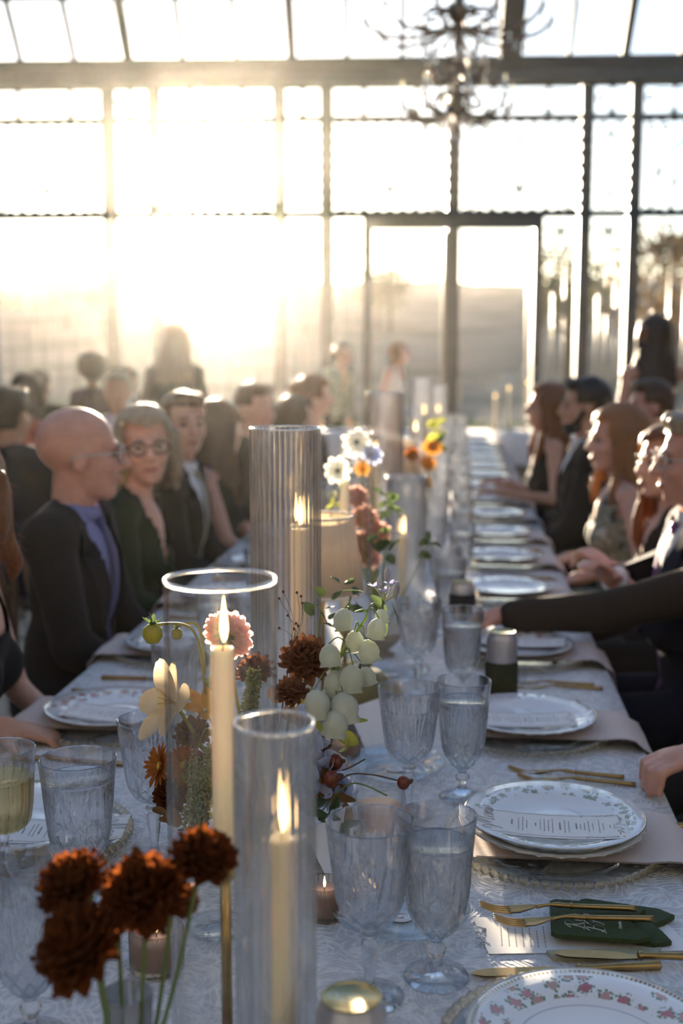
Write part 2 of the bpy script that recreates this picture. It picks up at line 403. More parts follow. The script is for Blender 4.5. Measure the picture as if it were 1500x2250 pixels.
for a_, b_, lab in ((-4.2, .05, 'clipped low hedge outside the left door leaf'), (.3, 4.4, 'clipped low hedge outside the right door leaf')):
    mb = MB(); n = int((b_-a_)*900)
    for _ in range(n):
        p = V((rng.uniform(a_, b_), 17.2+rng.uniform(-.3, .3), rng.uniform(-.15, .55))); q = V((rng.gauss(0,1), rng.gauss(0,1), rng.gauss(0,1))).normalized(); r_ = q.orthogonal().normalized()
        mb.add([p-q*.05, p+r_*.025, p+q*.05, p-r_*.025], [(0,1,2,3)])
    t = thing('hedge', lab, 'hedge', ((a_+b_)/2, 17.2, -.17)); o = mb.build('foliage', leaf_m[0], t, loc=(-(a_+b_)/2, -17.2, .17))
    MB().box((0, 0, .34), (b_-a_-.1, .5, .62)).build('core', leaf_m[0], t, smooth=False)

# ------------------------------------------------------------------ table
def cloth_mat():
    t = NT('damask_cloth'); co = t.coord()
    n1 = t.n('TexNoise', Scale=9.0, Detail=2.0); t.put(n1.inputs['Vector'], co)
    wv = t.n('VectorMath', operation='MULTIPLY_ADD'); t.put(wv.inputs[0], n1.outputs['Color']); wv.inputs[1].default_value = (.09, .09, 0); t.put(wv.inputs[2], co)
    v1 = t.n('TexVoronoi', Scale=13.0, voronoi_dimensions='2D'); t.put(v1.inputs['Vector'], wv.outputs[0])
    ring = t.math('SINE', t.math('MULTIPLY', v1.outputs['Distance'], 62.0))
    n2 = t.n('TexNoise', Scale=38.0, Detail=2.0); t.put(n2.inputs['Vector'], wv.outputs[0])
    lines = t.math('SUBTRACT', 1.0, t.math('ABSOLUTE', t.math('SUBTRACT', t.math('MULTIPLY', n2.outputs[0], 2.0), 1.0)))
    pat = t.math('ADD', t.math('MULTIPLY', t.math('SMOOTH_MAX', ring, 0.0, .3), .55), t.math('POWER', lines, 9.0))
    b = t.n('BsdfPrincipled', Roughness=.75); b.inputs['Sheen Weight'].default_value = .1
    t.put(b.inputs['Base Color'], t.ramp(pat, [(.1, (.57, .565, .575)), (.9, (.83, .82, .81))]))
    t.put(b.inputs['Normal'], t.bump(pat, .55, .0035)); return t.done(b)
TXL, TXR, TY0, TY1 = -.606, .623, .42, 11.0
cloth = cloth_mat(); wood = mat('trestle_wood', (.20, .13, .08), .6, stretch=(1, 8, 8))
def make_table(label, x0, x1, y0, y1, along_y=True):
    t = thing('banquet_table', label, 'table', ((x0+x1)/2, (y0+y1)/2, 0)); hx, hy = (x1-x0)/2, (y1-y0)/2
    MB().box((0, 0, TZ-.02), (2*hx-.02, 2*hy-.02, .03)).build('tabletop', wood, t, smooth=False)
    n = max(2, int((2*hy if along_y else 2*hx)/1.7))
    for i in range(n+1):
        q = -1+2*i/n
        for g in (-1, 1):
            p = (g*(hx-.3), q*(hy-.25)) if along_y else (q*(hx-.25), g*(hy-.2))
            MB().tube([(p[0], p[1], 0), (p[0], p[1], TZ-.03)], .018, 8).build('leg', mat('leg_steel', (.1, .1, .1), .4, .8), t)
def make_cloth(label, x0, x1, y0, y1, drop=.1):
    mb = MB(); st = []                                   # cross-section run out over each edge
    nx = 18; ny = int((y1-y0)*9)
    def fn(u, v):
        x = x0-drop+(x1-x0+2*drop)*u; y = y0-drop+(y1-y0+2*drop)*v; z = TZ
        ox = max(x0-x, x-x1, 0); oy = max(y0-y, y-y1, 0); o_ = max(ox, oy)
        wob = .012*math.sin(y*9.1)+.009*math.sin(x*11+y*5)
        X = min(max(x, x0), x1); Y_ = min(max(y, y0), y1)
        if ox > 0: X += (1 if x > x1 else -1)*(.006+max(0, wob)*ox*6)
        if oy > 0: Y_ += (1 if y > y1 else -1)*(.006+max(0, wob)*oy*6)
        return (X, Y_, z-o_*.95+.0006*math.sin(x*31)*math.cos(y*27)*(o_ == 0))
    us_ = [0, drop*.5, drop*.93, drop]+[drop+(x1-x0)*i/nx for i in range(1, nx)]+[x1-x0+drop, x1-x0+drop*1.07, x1-x0+drop*1.5, x1-x0+2*drop]
    vs_ = [0, drop*.5, drop*.93, drop]+[drop+(y1-y0)*i/ny for i in range(1, ny)]+[y1-y0+drop, y1-y0+drop*1.07, y1-y0+drop*1.5, y1-y0+2*drop]
    A = [a/(x1-x0+2*drop) for a in us_]; B = [b/(y1-y0+2*drop) for b in vs_]; w_ = len(B)
    mb.add([fn(a, b) for a in A for b in B], [(i*w_+j, (i+1)*w_+j, (i+1)*w_+j+1, i*w_+j+1) for i in range(len(A)-1) for j in range(w_-1)])
    return tag(mb.build('tablecloth', cloth), label, 'tablecloth')
make_table('long banquet table under the white damask cloth', TXL, TXR, TY0, TY1)
make_cloth('white damask tablecloth over the long banquet table', TXL, TXR, TY0, TY1)
make_table('cross table standing before the double doors', -1.9, 2.3, 11.25, 12.1, False)
make_cloth('white cloth over the cross table before the double doors', -1.9, 2.3, 11.25, 12.1, .3)

# ------------------------------------------------------------------ glass and metal
crystal = glass('cut_crystal', (.985, .99, 1.0), .006, 1.5, .22); clearg = thin('hurricane_glass', (.985, .985, .98), .02, .03, .75)
ribg = glass('ribbed_glass', (.995, .99, .98), .008, 1.36, .58); plate_g = glass('plate_glass', (.97, .985, .99), 0.0, 1.5, .35)
water_m = glass('water', (.99, 1, 1), 0, 1.33, .2); wine_m = glass('white_wine', (1, .9, .62), 0, 1.34, .3)
bead_g = glass('bead_glass', (1, .96, .87), .02, 1.5, .2)
gold = mat('brushed_gold', (.44, .29, .12), .33, 1, .25, 60, col2=(.36, .23, .09)); brass = mat('antique_brass', (.50, .34, .12), .32, 1, .3, 40)
def wax_mat(name, col):
    t = NT(name); nz = t.n('TexNoise', Scale=14.0, Detail=3.0); b = t.n('BsdfPrincipled', Roughness=.45)
    t.put(b.inputs['Base Color'], t.ramp(nz.outputs[0], [(.3, col), (.7, tuple(c*.92 for c in col))])); b.inputs['Subsurface Weight'].default_value = .5
    b.inputs['Subsurface Radius'].default_value = (.03, .018, .008); b.inputs['Subsurface Scale'].default_value = .5; return t.done(b)
wax = wax_mat('ivory_wax', (.86, .78, .58)); wax_c = wax_mat('blush_wax', (.78, .52, .40))
flame_m = emis('candle_flame', (1, .62, .25), 9.0); wick_m = mat('wick', (.02, .015, .01), .9)
white_lin = mat('porcelain', (.82, .82, .83), .12, var=.03, coat=.3)
def floral_mat(name, R0, R1, seed, petals, gold_ring=True, base=(.83, .83, .845), den=30.0, size=.36):
    t = NT(name); co = t.coord(); sp = t.n('SeparateXYZ'); t.put(sp.inputs[0], co)
    r = t.math('SQRT', t.math('ADD', t.math('POWER', sp.outputs[0], 2.0), t.math('POWER', sp.outputs[1], 2.0)))
    def band(a, b): return t.math('MULTIPLY', t.math('GREATER_THAN', r, a), t.math('LESS_THAN', r, b))
    off = t.n('VectorMath', operation='ADD'); t.put(off.inputs[0], co); off.inputs[1].default_value = (seed, seed*.7, 0)
    v1 = t.n('TexVoronoi', Scale=den, voronoi_dimensions='2D'); t.put(v1.inputs['Vector'], off.outputs[0]); v1.inputs['Randomness'].default_value = .75
    nz = t.n('TexNoise', Scale=150.0, Detail=1.0); t.put(nz.inputs['Vector'], co)
    d = t.math('ADD', v1.outputs['Distance'], t.math('MULTIPLY', t.math('SUBTRACT', nz.outputs[0], .5), .5))
    core = t.math('MULTIPLY', t.math('LESS_THAN', d, size*.6), band(R0, R1)); leafm = t.math('MULTIPLY', t.math('LESS_THAN', d, size), band(R0, R1))
    sc_ = t.n('SeparateColor'); t.put(sc_.inputs[0], v1.outputs['Color'])
    pc = t.ramp(sc_.outputs[0], [(0, petals[0]), (.5, petals[1]), (1, petals[2])])
    v2 = t.n('TexVoronoi', Scale=210.0, voronoi_dimensions='2D'); t.put(v2.inputs['Vector'], co)
    lf = t.math('MULTIPLY', leafm, t.math('LESS_THAN', v2.outputs['Distance'], .42))
    c = t.mix(lf, base, (.17, .24, .13)); c = t.mix(core, c, pc)
    if gold_ring:
        ang = t.math('ARCTAN2', sp.outputs[1], sp.outputs[0]); tick = t.math('GREATER_THAN', t.math('SINE', t.math('MULTIPLY', ang, 150.0)), -.1)
        c = t.mix(t.math('MULTIPLY', tick, band(R1+.004, R1+.008)), c, (.30, .24, .12)); c = t.mix(band(R0-.012, R0-.0105), c, (.32, .33, .42))
    b = t.n('BsdfPrincipled', Roughness=.1); t.put(b.inputs['Base Color'], c); b.inputs['Coat Weight'].default_value = .4; return t.done(b)
pink_plate = floral_mat('rose_porcelain', .092, .123, 3.1, [(.42, .13, .15), (.58, .30, .30), (.50, .32, .24)], den=40.0, size=.42)
green_plate = floral_mat('vine_porcelain', .100, .122, 8.4, [(.22, .26, .16), (.45, .30, .26), (.30, .33, .22)], False, (.80, .815, .84), 55.0, .42)
plain_plate = mat('plain_porcelain', (.82, .82, .84), .1, var=.02, coat=.4)
tea_plate = floral_mat('posy_porcelain', .0, .009, 5.0, [(.5, .2, .18), (.55, .3, .28), (.5, .25, .2)], False, (.8, .82, .84), 110.0, .6)
rim_gold = mat('gilt_rim', (.55, .5, .42), .2, 1)

def goblet_mesh(prof_out, wall, cut, n=240):
    """bowl shell with wheel-cut grooves on the outside"""
    zs = [z for r, z in prof_out]
    inner = [(max(r-wall, .0005), z+(.004 if i == 0 else 0)) for i, (r, z) in enumerate(prof_out)]
    top = prof_out[-1]; prof = [(.0004, zs[0])]+prof_out+[(top[0]-wall*.5, top[1]+.0008)]+inner[::-1]+[(.0004, inner[0][1])]
    L = len(prof_out)
    def rf(t_, z, r, i): return r-(cut(t_, z) if 1 <= i <= L else 0)
    return MB().lathe(prof, n, rf)
def smooth_prof(pts, n=7): return [(max(p.x, .0004), p.y) for p in bez([(a, b, 0) for a, b in pts], n)]
def cutpat(z0, z1, zd, nd=12, depth=.0021):
    """diamonds low on the bowl, fans of long rays above"""
    def f(t_, z):
        g = 0
        if z0 < z < zd:
            q = (z-z0)/(zd-z0); a = t_*nd/TAU
            for s_ in (1, -1):
                u = abs(((a+s_*q*1.6) % 1)-.5)*2; g = max(g, max(0, (u-.72)/.28))
        if zd-.012 < z < z1:
            a = (t_*nd/2/TAU) % 1; q = (z-zd+.012)/(z1-zd+.012)
            for sp_ in (-.34, -.17, 0, .17, .34):
                u = abs(a-.5-sp_*(.25+.75*q)); g = max(g, max(0, 1-u/.075)*(1-q)**.35)
            a2 = ((t_*nd/2/TAU)+.5) % 1; g = max(g, max(0, 1-abs(a2-.5)/.05)*.8*(1-q))
        return g*depth
    return f
GOB = {}
def make_goblet(kind):
    # water goblet, wine goblet, wide goblet: foot, stem, bowl, drink
    if kind == 'water': bp = [(.012, .052), (.024, .064), (.0345, .084), (.0395, .115), (.042, .155), (.0465, .205)]; ct = cutpat(.056, .165, .1); stem = [(.008, .016), (.0065, .022), (.011, .032), (.0125, .038), (.007, .046), (.009, .053)]; foot = .040; fill = .172
    elif kind == 'wine': bp = [(.010, .088), (.026, .096), (.038, .115), (.043, .145), (.047, .175), (.0515, .215)]; ct = cutpat(.092, .185, .122, 12); stem = [(.009, .012), (.006, .02), (.0095, .05), (.011, .066), (.007, .074), (.013, .08), (.006, .085), (.009, .09)]; foot = .040; fill = 0
    elif kind == 'champagne': bp = [(.014, .085), (.034, .095), (.041, .12), (.0435, .155), (.047, .205)]; ct = lambda t_, z: .0012*max(0, math.sin(18*t_))*(1 if z < .17 else 0); stem = [(.008, .012), (.005, .025), (.008, .06), (.006, .07), (.009, .087)]; foot = .038; fill = .165
    else: bp = [(.014, .060), (.030, .070), (.0405, .092), (.045, .125), (.048, .16), (.0525, .205)]; ct = cutpat(.062, .175, .108, 12, .0022); stem = [(.009, .014), (.007, .024), (.012, .036), (.008, .05), (.011, .062)]; foot = .042; fill = .178
    sp_ = smooth_prof(bp, 12)
    parts = [('bowl', goblet_mesh(sp_, .0032, ct).mesh('bowl', crystal, False))]
    nf = 12
    parts.append(('stem', MB().lathe([(.0003, stem[0][1])]+smooth_prof(stem, 5)+[(.0003, stem[-1][1])], 36, lambda t_, z, r, i: r*(1-.07*(1+math.cos(nf*t_))/2)).mesh('stem', crystal)))
    fz = stem[0][1]+.001; parts.append(('foot', MB().lathe([(.0003, .0), (foot*.98, .0), (foot, .0015), (foot*.97, .0032), (foot*.6, .006), (.014, .009), (.010, fz), (.0003, fz)], 56, lambda t_, z, r, i: r).mesh('foot', crystal)))
    if fill:
        ins = [(max(.0004, r-.0029), z) for r, z in sp_ if z < fill]; r_ = ins[-1][0]
        parts.append(('water' if kind != 'champagne' else 'wine', MB().lathe([(.0004, ins[0][1]+.004)]+[(r, z+.004 if i == 0 else z) for i, (r, z) in enumerate(ins)]+[(r_+.0003, fill), (r_-.0012, fill-.0006), (.0004, fill-.0008)], 56).mesh('drink', water_m if kind != 'champagne' else wine_m)))
    if kind == 'water':
        pass
    GOB[kind] = parts
for k_ in ('water', 'wine', 'champagne', 'wide'): make_goblet(k_)
def goblet(kind, x, y, label, group=None, rz=0, sc_=1.0, empty=False):
    t = thing({'water': 'water_goblet', 'wine': 'wine_goblet', 'champagne': 'champagne_glass', 'wide': 'water_goblet'}[kind], label, 'glass', (x, y, TZ), rz, group)
    if sc_ != 1: t.scale = (sc_,)*3
    for nm, me in GOB[kind]:
        if empty and nm in ('water', 'wine'): continue
        inst(nm, me, t)
    return t
bead_me = MB().ell((0,0,0), .0066, 10, 7).mesh('bead', bead_g)
ch_prof = [(.0003, .0), (.10, .0), (.105, .002), (.120, .006), (.154, .011), (.158, .013), (.156, .0145), (.119, .010), (.104, .006), (.0003, .005)]
charger_me = MB().lathe(ch_prof, 72, lambda t_, z, r, i: r).mesh('disc', plate_g)
mbb = MB()
for i in range(66): mbb.ell((.1625*math.cos(TAU*i/66), .1625*math.sin(TAU*i/66), .0135), .0066, 8, 5)
beads_all = mbb.mesh('bead_rim', bead_g)
def charger(x, y, label, group=None, fine=False):
    t = thing('charger_plate', label, 'charger', (x, y, TZ), 0, group); inst('disc', charger_me, t)
    if fine:
        for i in range(66): inst('bead', bead_me, t, (.1625*math.cos(TAU*i/66), .1625*math.sin(TAU*i/66), .0135))
    else: inst('bead_rim', beads_all, t)
    return t
def plate_prof(r): return [(.0003, .002), (r*.58, .002), (r*.6, .0), (r*.63, .002), (r*.72, .008), (r*.97, .0165), (r, .019), (r*.985, .0205), (r*.72, .0115), (r*.64, .0055), (r*.3, .0045), (.0003, .0045)]
PM = {}
def plate_mesh(kind):
    if kind in PM: return PM[kind]
    r, m, fl_ = {'rose': (.135, pink_plate, 0), 'vine': (.135, green_plate, 0), 'plain': (.135, plain_plate, .018), 'tea': (.092, plate_g, 0)}[kind]
    PM[kind] = MB().lathe(plate_prof(r), 80, (lambda t_, z, r_, i: r_*(1+.02*math.cos(28*t_)) if r_ > r*.7 else r_) if fl_ else None).mesh('dish', m); return PM[kind]
rim_me = MB().lathe([(.1345, .0188), (.1365, .0195), (.1355, .021), (.1335, .0202)], 80, closed=True).mesh('gilt_rim', rim_gold)
def plate(kind, x, y, label, group=None, z=.022, rz=0):
    t = thing('dinner_plate' if kind != 'tea' else 'bread_plate', label, 'plate', (x, y, TZ+z), rz, group); inst('dish', plate_mesh(kind), t)
    if kind in ('rose', 'vine', 'plain'): inst('gilt_rim', rim_me, t)
    if kind == 'tea': MB().lathe([(.0003, .0051), (.018, .0051), (.018, .0056), (.0003, .0056)], 20).build('posy_print', tea_plate, t)
    return t
linen = mat('blush_linen', (.72, .60, .55), .85, var=.06, scale=200, bump=.15, sheen=.2, trl=.15)
def napkin(side, y, label, group=None, wid=.19):
    sx = side; e = (TXR if side > 0 else -TXL)+.012
    def fn(u, v):
        s = .30+u*.62; yy = (v-.5)*wid*(1+.25*max(0, u-.35)); x = s; drape = min(1, max(0, (s-.603)/.03))
        z = TZ+.0232+.0022*(1+math.sin(v*9+s*14))*min(1, max(0, (s-.545)*30))*(1-drape)-.0175*drape*drape*(3-2*drape)+.0015*math.sin(v*11+s*20)*drape
        over = s-e
        if over > 0: x = e+.008+.018*(1+math.sin(v*10+2))*min(1, over*5); z = TZ+.004-over*.97
        return (x, yy, z)
    mb = MB().grid(fn, 40, 14); top = list(mb.v); n = len(top)
    mb.v += [(p[0]-(.0 if p[0] < e else .0022), p[1], p[2]-.0022) for p in top]; mb.f += [tuple(i+n for i in f[::-1]) for f in mb.f]; mb.mi += [0]*len(mb.f[len(mb.mi):])
    o = mb.build('napkin', linen); o.location = (0, y, 0)
    if side < 0: o.rotation_euler = (0, 0, PI)
    return tag(o, label, 'napkin', group)
paper = mat('card_stock', (.84, .82, .80), .7, var=.04, scale=90); ink = mat('sepia_ink', (.30, .26, .23), .8); wink = mat('white_ink', (.75, .77, .7), .7)
SC = {  # hand-drawn script strokes, unit em
 'M': [[(-.35,.05),(-.45,.3),(-.3,.5),(-.1,.2),(-.02,-.35),(-.12,-.5)],[(-.05,-.2),(.2,.95),(.3,1.0),(.27,.1)],[(.27,.1),(.62,.95),(.72,.98),(.66,.1),(.8,-.05),(.95,.15)]],
 'e': [[(0,.18),(.25,.3),(.2,.5),(.03,.35),(.05,.08),(.22,0),(.42,.2)]], 'n': [[(0,.1),(.1,.45),(.08,0)],[(.08,.1),(.28,.46),(.32,.4),(.3,.05),(.5,.15)]],
 'u': [[(0,.3),(.06,.44),(.06,.1),(.2,.02),(.32,.4)],[(.32,.42),(.3,.06),(.5,.15)]], 'y': [[(0,.3),(.06,.44),(.08,.12),(.22,.05),(.32,.42)],[(.32,.42),(.28,-.2),(.1,-.5),(-.02,-.35),(.35,.05)]],
 'H': [[(-.1,.7),(.05,.95),(.1,.4),(0,0),(-.15,.1)],[(.55,1.0),(.45,.5),(.42,0),(.6,.1)],[(-.1,.4),(.3,.5),(.65,.55)]], 'd': [[(.3,.35),(.1,.42),(0,.15),(.15,0),(.32,.3),(.45,1.0)],[(.4,.8),(.33,.05),(.5,.12)]],
 '&': [[(.55,0),(.1,.7),(.25,.95),(.4,.75),(.0,.3),(.15,0),(.45,.1),(.6,.4)]], 'B': [[(.12,.9),(.1,.4),(0,0),(-.2,-.1)],[(-.2,.75),(.1,1.0),(.5,.95),(.45,.62),(.15,.52)],[(.15,.52),(.55,.42),(.5,.05),(.15,-.05),(-.1,.12)]],
 'R': [[(.12,.9),(.1,.4),(0,0),(-.2,-.05)],[(-.25,.7),(.1,1.0),(.5,.95),(.45,.6),(.1,.5)],[(.2,.5),(.4,.15),(.65,-.1),(.9,.05)]], 'F': [[(-.1,.75),(.2,1.0),(.75,1.05)],[(.35,.98),(.3,.4),(.1,-.05),(-.15,.1)],[(.1,.5),(.5,.55)]],
 'l': [[(0,.1),(.25,.8),(.15,1.0),(.08,.7),(.1,.1),(.3,.1)]], 'i': [[(0,.1),(.1,.42),(.1,.05),(.28,.12)]], ' ': []}
ADV = {'M': .95, 'e': .36, 'n': .46, 'u': .46, 'y': .42, 'H': .65, 'd': .48, '&': .7, 'B': .65, 'R': .75, 'F': .7, 'l': .28, 'i': .24, ' ': .3}
def script(mb, text, x, y, em, rot, r, zf=lambda x_, y_: .0004):
    cx_, c_, s_ = 0, math.cos(rot), math.sin(rot)
    for ch in text:
        for st in SC[ch]:
            q = bez([((a+cx_+.25*b)*em, b*em, 0) for a, b in st], 6)
            pts = [(x+p.x*c_-p.y*s_, y+p.x*s_+p.y*c_) for p in q]; mb.tube([(a, b, zf(a, b)) for a, b in pts], r, 4, flat=.35)
        cx_ += ADV[ch]
def dashes(mb, x, y0, y1, th, rng, zf=lambda x_, y_: .0003):     # one line of print too small to read, running along Y
    y = y0
    while y < y1-.001:
        q = min(y1, y+rng.uniform(.003, .008)); mb.add([(x-th*.36, y, zf(x, y)), (x+th*.36, y, zf(x, y)), (x+th*.36, q, zf(x, q)), (x-th*.36, q, zf(x, q))], [(0,1,2,3)]); y = q+.0016
def text_part(body, size, m, parent, loc, rz, shear=0):
    cu = bpy.data.curves.new('lettering', 'FONT'); cu.body = body; cu.size = size; cu.shear = shear; cu.extrude = .00015; cu.align_x = 'CENTER'
    tmp = bpy.data.objects.new('tmp', cu); C.objects.link(tmp); me = bpy.data.meshes.new_from_object(tmp.evaluated_get(bpy.context.evaluated_depsgraph_get()))
    bpy.data.objects.remove(tmp); me.materials.clear(); me.materials.append(m); o = inst('lettering', me, parent, loc, (0, 0, rz)); return o
MENU = {}
def menu_card(x, y, z, label, rz=0, group=None, sag=.007, full=True):
    t = thing('menu_card', label, 'menu', (x, y, z), rz, group); L, W = .226, .092
    zf = lambda a, b: sag*((a/(L/2))**2)
    if not MENU:
        mb = MB().grid(lambda u, v: (-L/2+L*u, -W/2+W*v, zf(-L/2+L*u, 0)), 14, 2); n = len(mb.v)
        mb.v += [(p[0], p[1], p[2]-.0008) for p in mb.v]; fs = list(mb.f); mb.f += [tuple(i+n for i in f[::-1]) for f in fs]; mb.mi += [0]*len(fs)
        MENU['card'] = mb.mesh('card', paper); up = lambda a, b: zf(a, b)+.0005; rng = random.Random(3)
        mb = MB(); script(mb, 'Menu', -.083, -.020, .030, PI/2, .00042, up)
        for xq, a, b, th in ((-.055, -.006, .012, .003), (-.045, -.024, .022, .0014), (-.039, -.026, .026, .0014), (-.033, -.016, .014, .0014), (-.020, -.004, .006, .003), (-.013, -.018, .02, .0014), (-.007, -.022, .022, .0014), (-.001, -.02, .02, .0014), (.005, -.027, .026, .0014), (.016, -.014, .014, .003), (.023, -.025, .025, .0014), (.029, -.022, .022, .0014), (.040, -.010, .012, .003), (.046, -.01, .01, .0014), (.052, -.014, .014, .0014), (.058, -.02, .02, .0014), (.064, -.014, .014, .0014), (.073, -.025, .025, .0014), (.079, -.012, .012, .0014), (.089, -.007, .006, .0014), (.095, -.009, .009, .0014)):
            dashes(mb, xq, a, b, th, rng, up)
        for g in (-1, 1): mb.tube([(-L/2+.006+i*.012, g*(W/2-.006)+.0008*math.sin(i*2), up(-L/2+.006+i*.012, 0)) for i in range(18)], .00025, 3)
        for i in range(60):                                              # printed vine border at the foot of the card
            a = rng.uniform(0, 1); xx, yy = (L/2-.010+rng.gauss(0, .0025), (a-.5)*(W-.012)) if i < 34 else (L/2-.01-a*.06, random.Random(i).choice((-1,1))*(W/2-.006)+rng.gauss(0, .0012))
            q = rng.random()*TAU; dx, dy = .0022*math.cos(q), .0022*math.sin(q); mb.add([(xx-dx, yy-dy, up(xx, 0)), (xx+dy*.4, yy-dx*.4, up(xx, 0)), (xx+dx, yy+dy, up(xx, 0)), (xx-dy*.4, yy+dx*.4, up(xx, 0))], [(0,1,2,3)])
        MENU['print'] = mb.mesh('print', ink, False)
    inst('card', MENU['card'], t); inst('print', MENU['print'], t); return t

# cutlery, laid along local +X (handle end at +X)
def fork_me():
    mb = MB(); h = bez([(.0, 0, .004), (.02, 0, .0075), (.05, 0, .006), (.13, 0, .0045)], 5); mb.tube(h, [.0028, .0026, .0024, .0022, .0022, .0024, .003, .0038, .0034, .0032, .0034, .0036, .0038, .004, .0042, .0046], 10)
    mb.ell((.046, 0, .0062), (.003, .0048, .0048), 8, 6)
    def head(u, v): x = -.035*u; wv = .0028+(.0105-.0028)*min(1, u*1.5)**.8; return (x, (v-.5)*2*wv, .0045-.010*math.sin(u*1.6)*.55+.0016*abs(v-.5)*2)
    mb.grid(head, 8, 8); mb.grid(lambda u, v: (head(u, v)[0], head(u, v)[1], head(u, v)[2]-.0014), 8, 8)
    for q in (-.0088, -.0030, .0030, .0088): mb.tube(bez([(-.033, q, -.0012), (-.055, q*.95, .0002), (-.075, q*.85, .0075)], 4), [.0014]*6+[.0012, .001, .0006], 6)
    return mb.mesh('fork', gold)
def knife_me(L=.235):
    mb = MB(); hl = L*.44; mb.tube([(0, 0, .005), (.004, 0, .005), (.008, 0, .005), (hl*.5, 0, .0052), (hl, 0, .0055), (hl+.001, 0, .0055)], [.004, .0062, .0042, .0048, .0062, .0058], 10)
    mb.ell((.003, 0, .005), (.004, .0068, .0055), 8, 6)
    def bl(u, v): x = -(L-hl)*u; wv = .0095*min(1, .45+u*2)*(1-max(0, (u-.78)/.22)**2.2); return (x, -.003+v*2*wv-wv+.003*u, .0045+.001*math.sin(u*3))
    mb.grid(bl, 14, 3); mb.grid(lambda u, v: (bl(u, v)[0], bl(u, v)[1], bl(u, v)[2]-.0016), 14, 3); return mb.mesh('knife', gold)
FORK, KNIFE, BKNIFE = fork_me(), knife_me(), knife_me(.185)
def cutlery(kind, x, y, rz, label, group=None, z=.0005, tilt=(0, 0)):
    me = {'fork': FORK, 'knife': KNIFE, 'butter_knife': BKNIFE}[kind]; o = inst(kind, me, None, (x, y, TZ+z), (tilt[0], tilt[1], rz)); return tag(o, label, 'fork' if kind == 'fork' else 'knife', group)

# tea lights, candles, hurricanes
vot_g = glass('smoked_ribbed_glass', (.94, .89, .82), 0, 1.4, .35)
flame_me = MB().lathe([(.0002, -.002), (.0028, .004), (.0044, .012), (.0040, .020), (.0024, .032), (.0009, .043), (.0002, .048)], 12).mesh('flame', flame_m)
flame_s = MB().lathe([(.0002, 0), (.0014, .002), (.0021, .006), (.0012, .011), (.0002, .016)], 10).mesh('flame', flame_m)
vm = MB().lathe([(.0003, 0), (.0265, 0), (.028, .002), (.0285, .046), (.0275, .0475), (.0262, .046), (.0255, .008), (.0003, .0075)], 120, lambda t_, z, r, i: r+(.0011*math.cos(30*t_) if i in (2, 3) else 0)).mesh('cup', vot_g)
vw = MB().lathe([(.0003, .0085), (.0245, .0085), (.0245, .034), (.023, .036), (.0003, .035)], 24).mesh('wax', wax_c); wk = MB().tube([(0,0,.034), (.0006,0,.041)], .0005, 5).mesh('wick', wick_m)
def votive(x, y, label, group=None, s=1.0):
    t = thing('tea_light', label, 'candle', (x, y, TZ), random.random(), group); t.scale = (s,)*3
    inst('cup', vm, t); inst('wax', vw, t); inst('wick', wk, t); inst('flame', flame_s, t, (.0006, 0, .040)); return t
def hurricane(kind, x, y, r, h, label, group=None):
    o_ = thing('hurricane_shade', label, 'candle shade', (x, y, TZ), 0, group); w_ = .0028
    prof = [(.0003, 0), (r*.97, 0), (r, .003), (r, h*.5), (r, h-.002), (r-w_*.5, h), (r-w_, h-.002), (r-w_, h*.5), (r-w_, .008), (.0003, .007)]
    if kind == 'ribbed': nfl = int(r*TAU/.0088); MB().lathe(prof, nfl*8, lambda t_, z, q, i: q+(.0008*math.cos(nfl*t_) if 2 <= i <= 4 else 0)).build('cylinder', ribg, o_)
    else: MB().lathe(prof, 72).build('cylinder', clearg, o_)
    MB().lathe([(r-.0028, h-.002), (r-.0028, h+.0005), (r-.0014, h+.0016), (r+.0004, h+.0005), (r+.0004, h-.002)], 72, closed=True).build('rim', thin('rim_glass', (1, .98, .94), .12, .35, .5), o_); return o_
def candle(x, y, z0, h, r, label, group=None, fs=1.0, lean=0):
    t = thing('taper_candle', label, 'candle', (x, y, TZ+z0), 0, group); t.rotation_euler = (0, lean, 0)
    MB().lathe([(.0003, 0), (r*1.06, 0), (r*1.04, h*.3), (r*.98, h-.004), (r*.93, h), (r*.7, h-.0015), (.0003, h-.004)], 28).build('wax', wax, t)
    MB().tube(bez([(0, 0, h-.004), (.0012, 0, h+.004), (.003, 0, h+.008)], 3), .0009, 5).build('wick', wick_m, t); inst('flame', flame_me, t, (.002, 0, h+.007), scale=fs); return t
def candlestick(x, y, h, label, group=None):
    t = thing('candlestick', label, 'candlestick', (x, y, TZ+.0075), 0, group)
    MB().lathe([(.0003, 0), (.036, 0), (.037, .003), (.033, .005), (.010, .008), (.0003, .009)], 32).build('base', brass, t)
    MB().lathe([(.0003, .007), (.0062, .008), (.0056, h*.5), (.0062, h-.022), (.0003, h-.022)], 18).build('stem', brass, t)
    MB().lathe([(.0003, h-.024), (.007, h-.022), (.014, h-.014), (.0155, h), (.014, h), (.0128, h-.012), (.0003, h-.012)], 24).build('cup', brass, t); return t
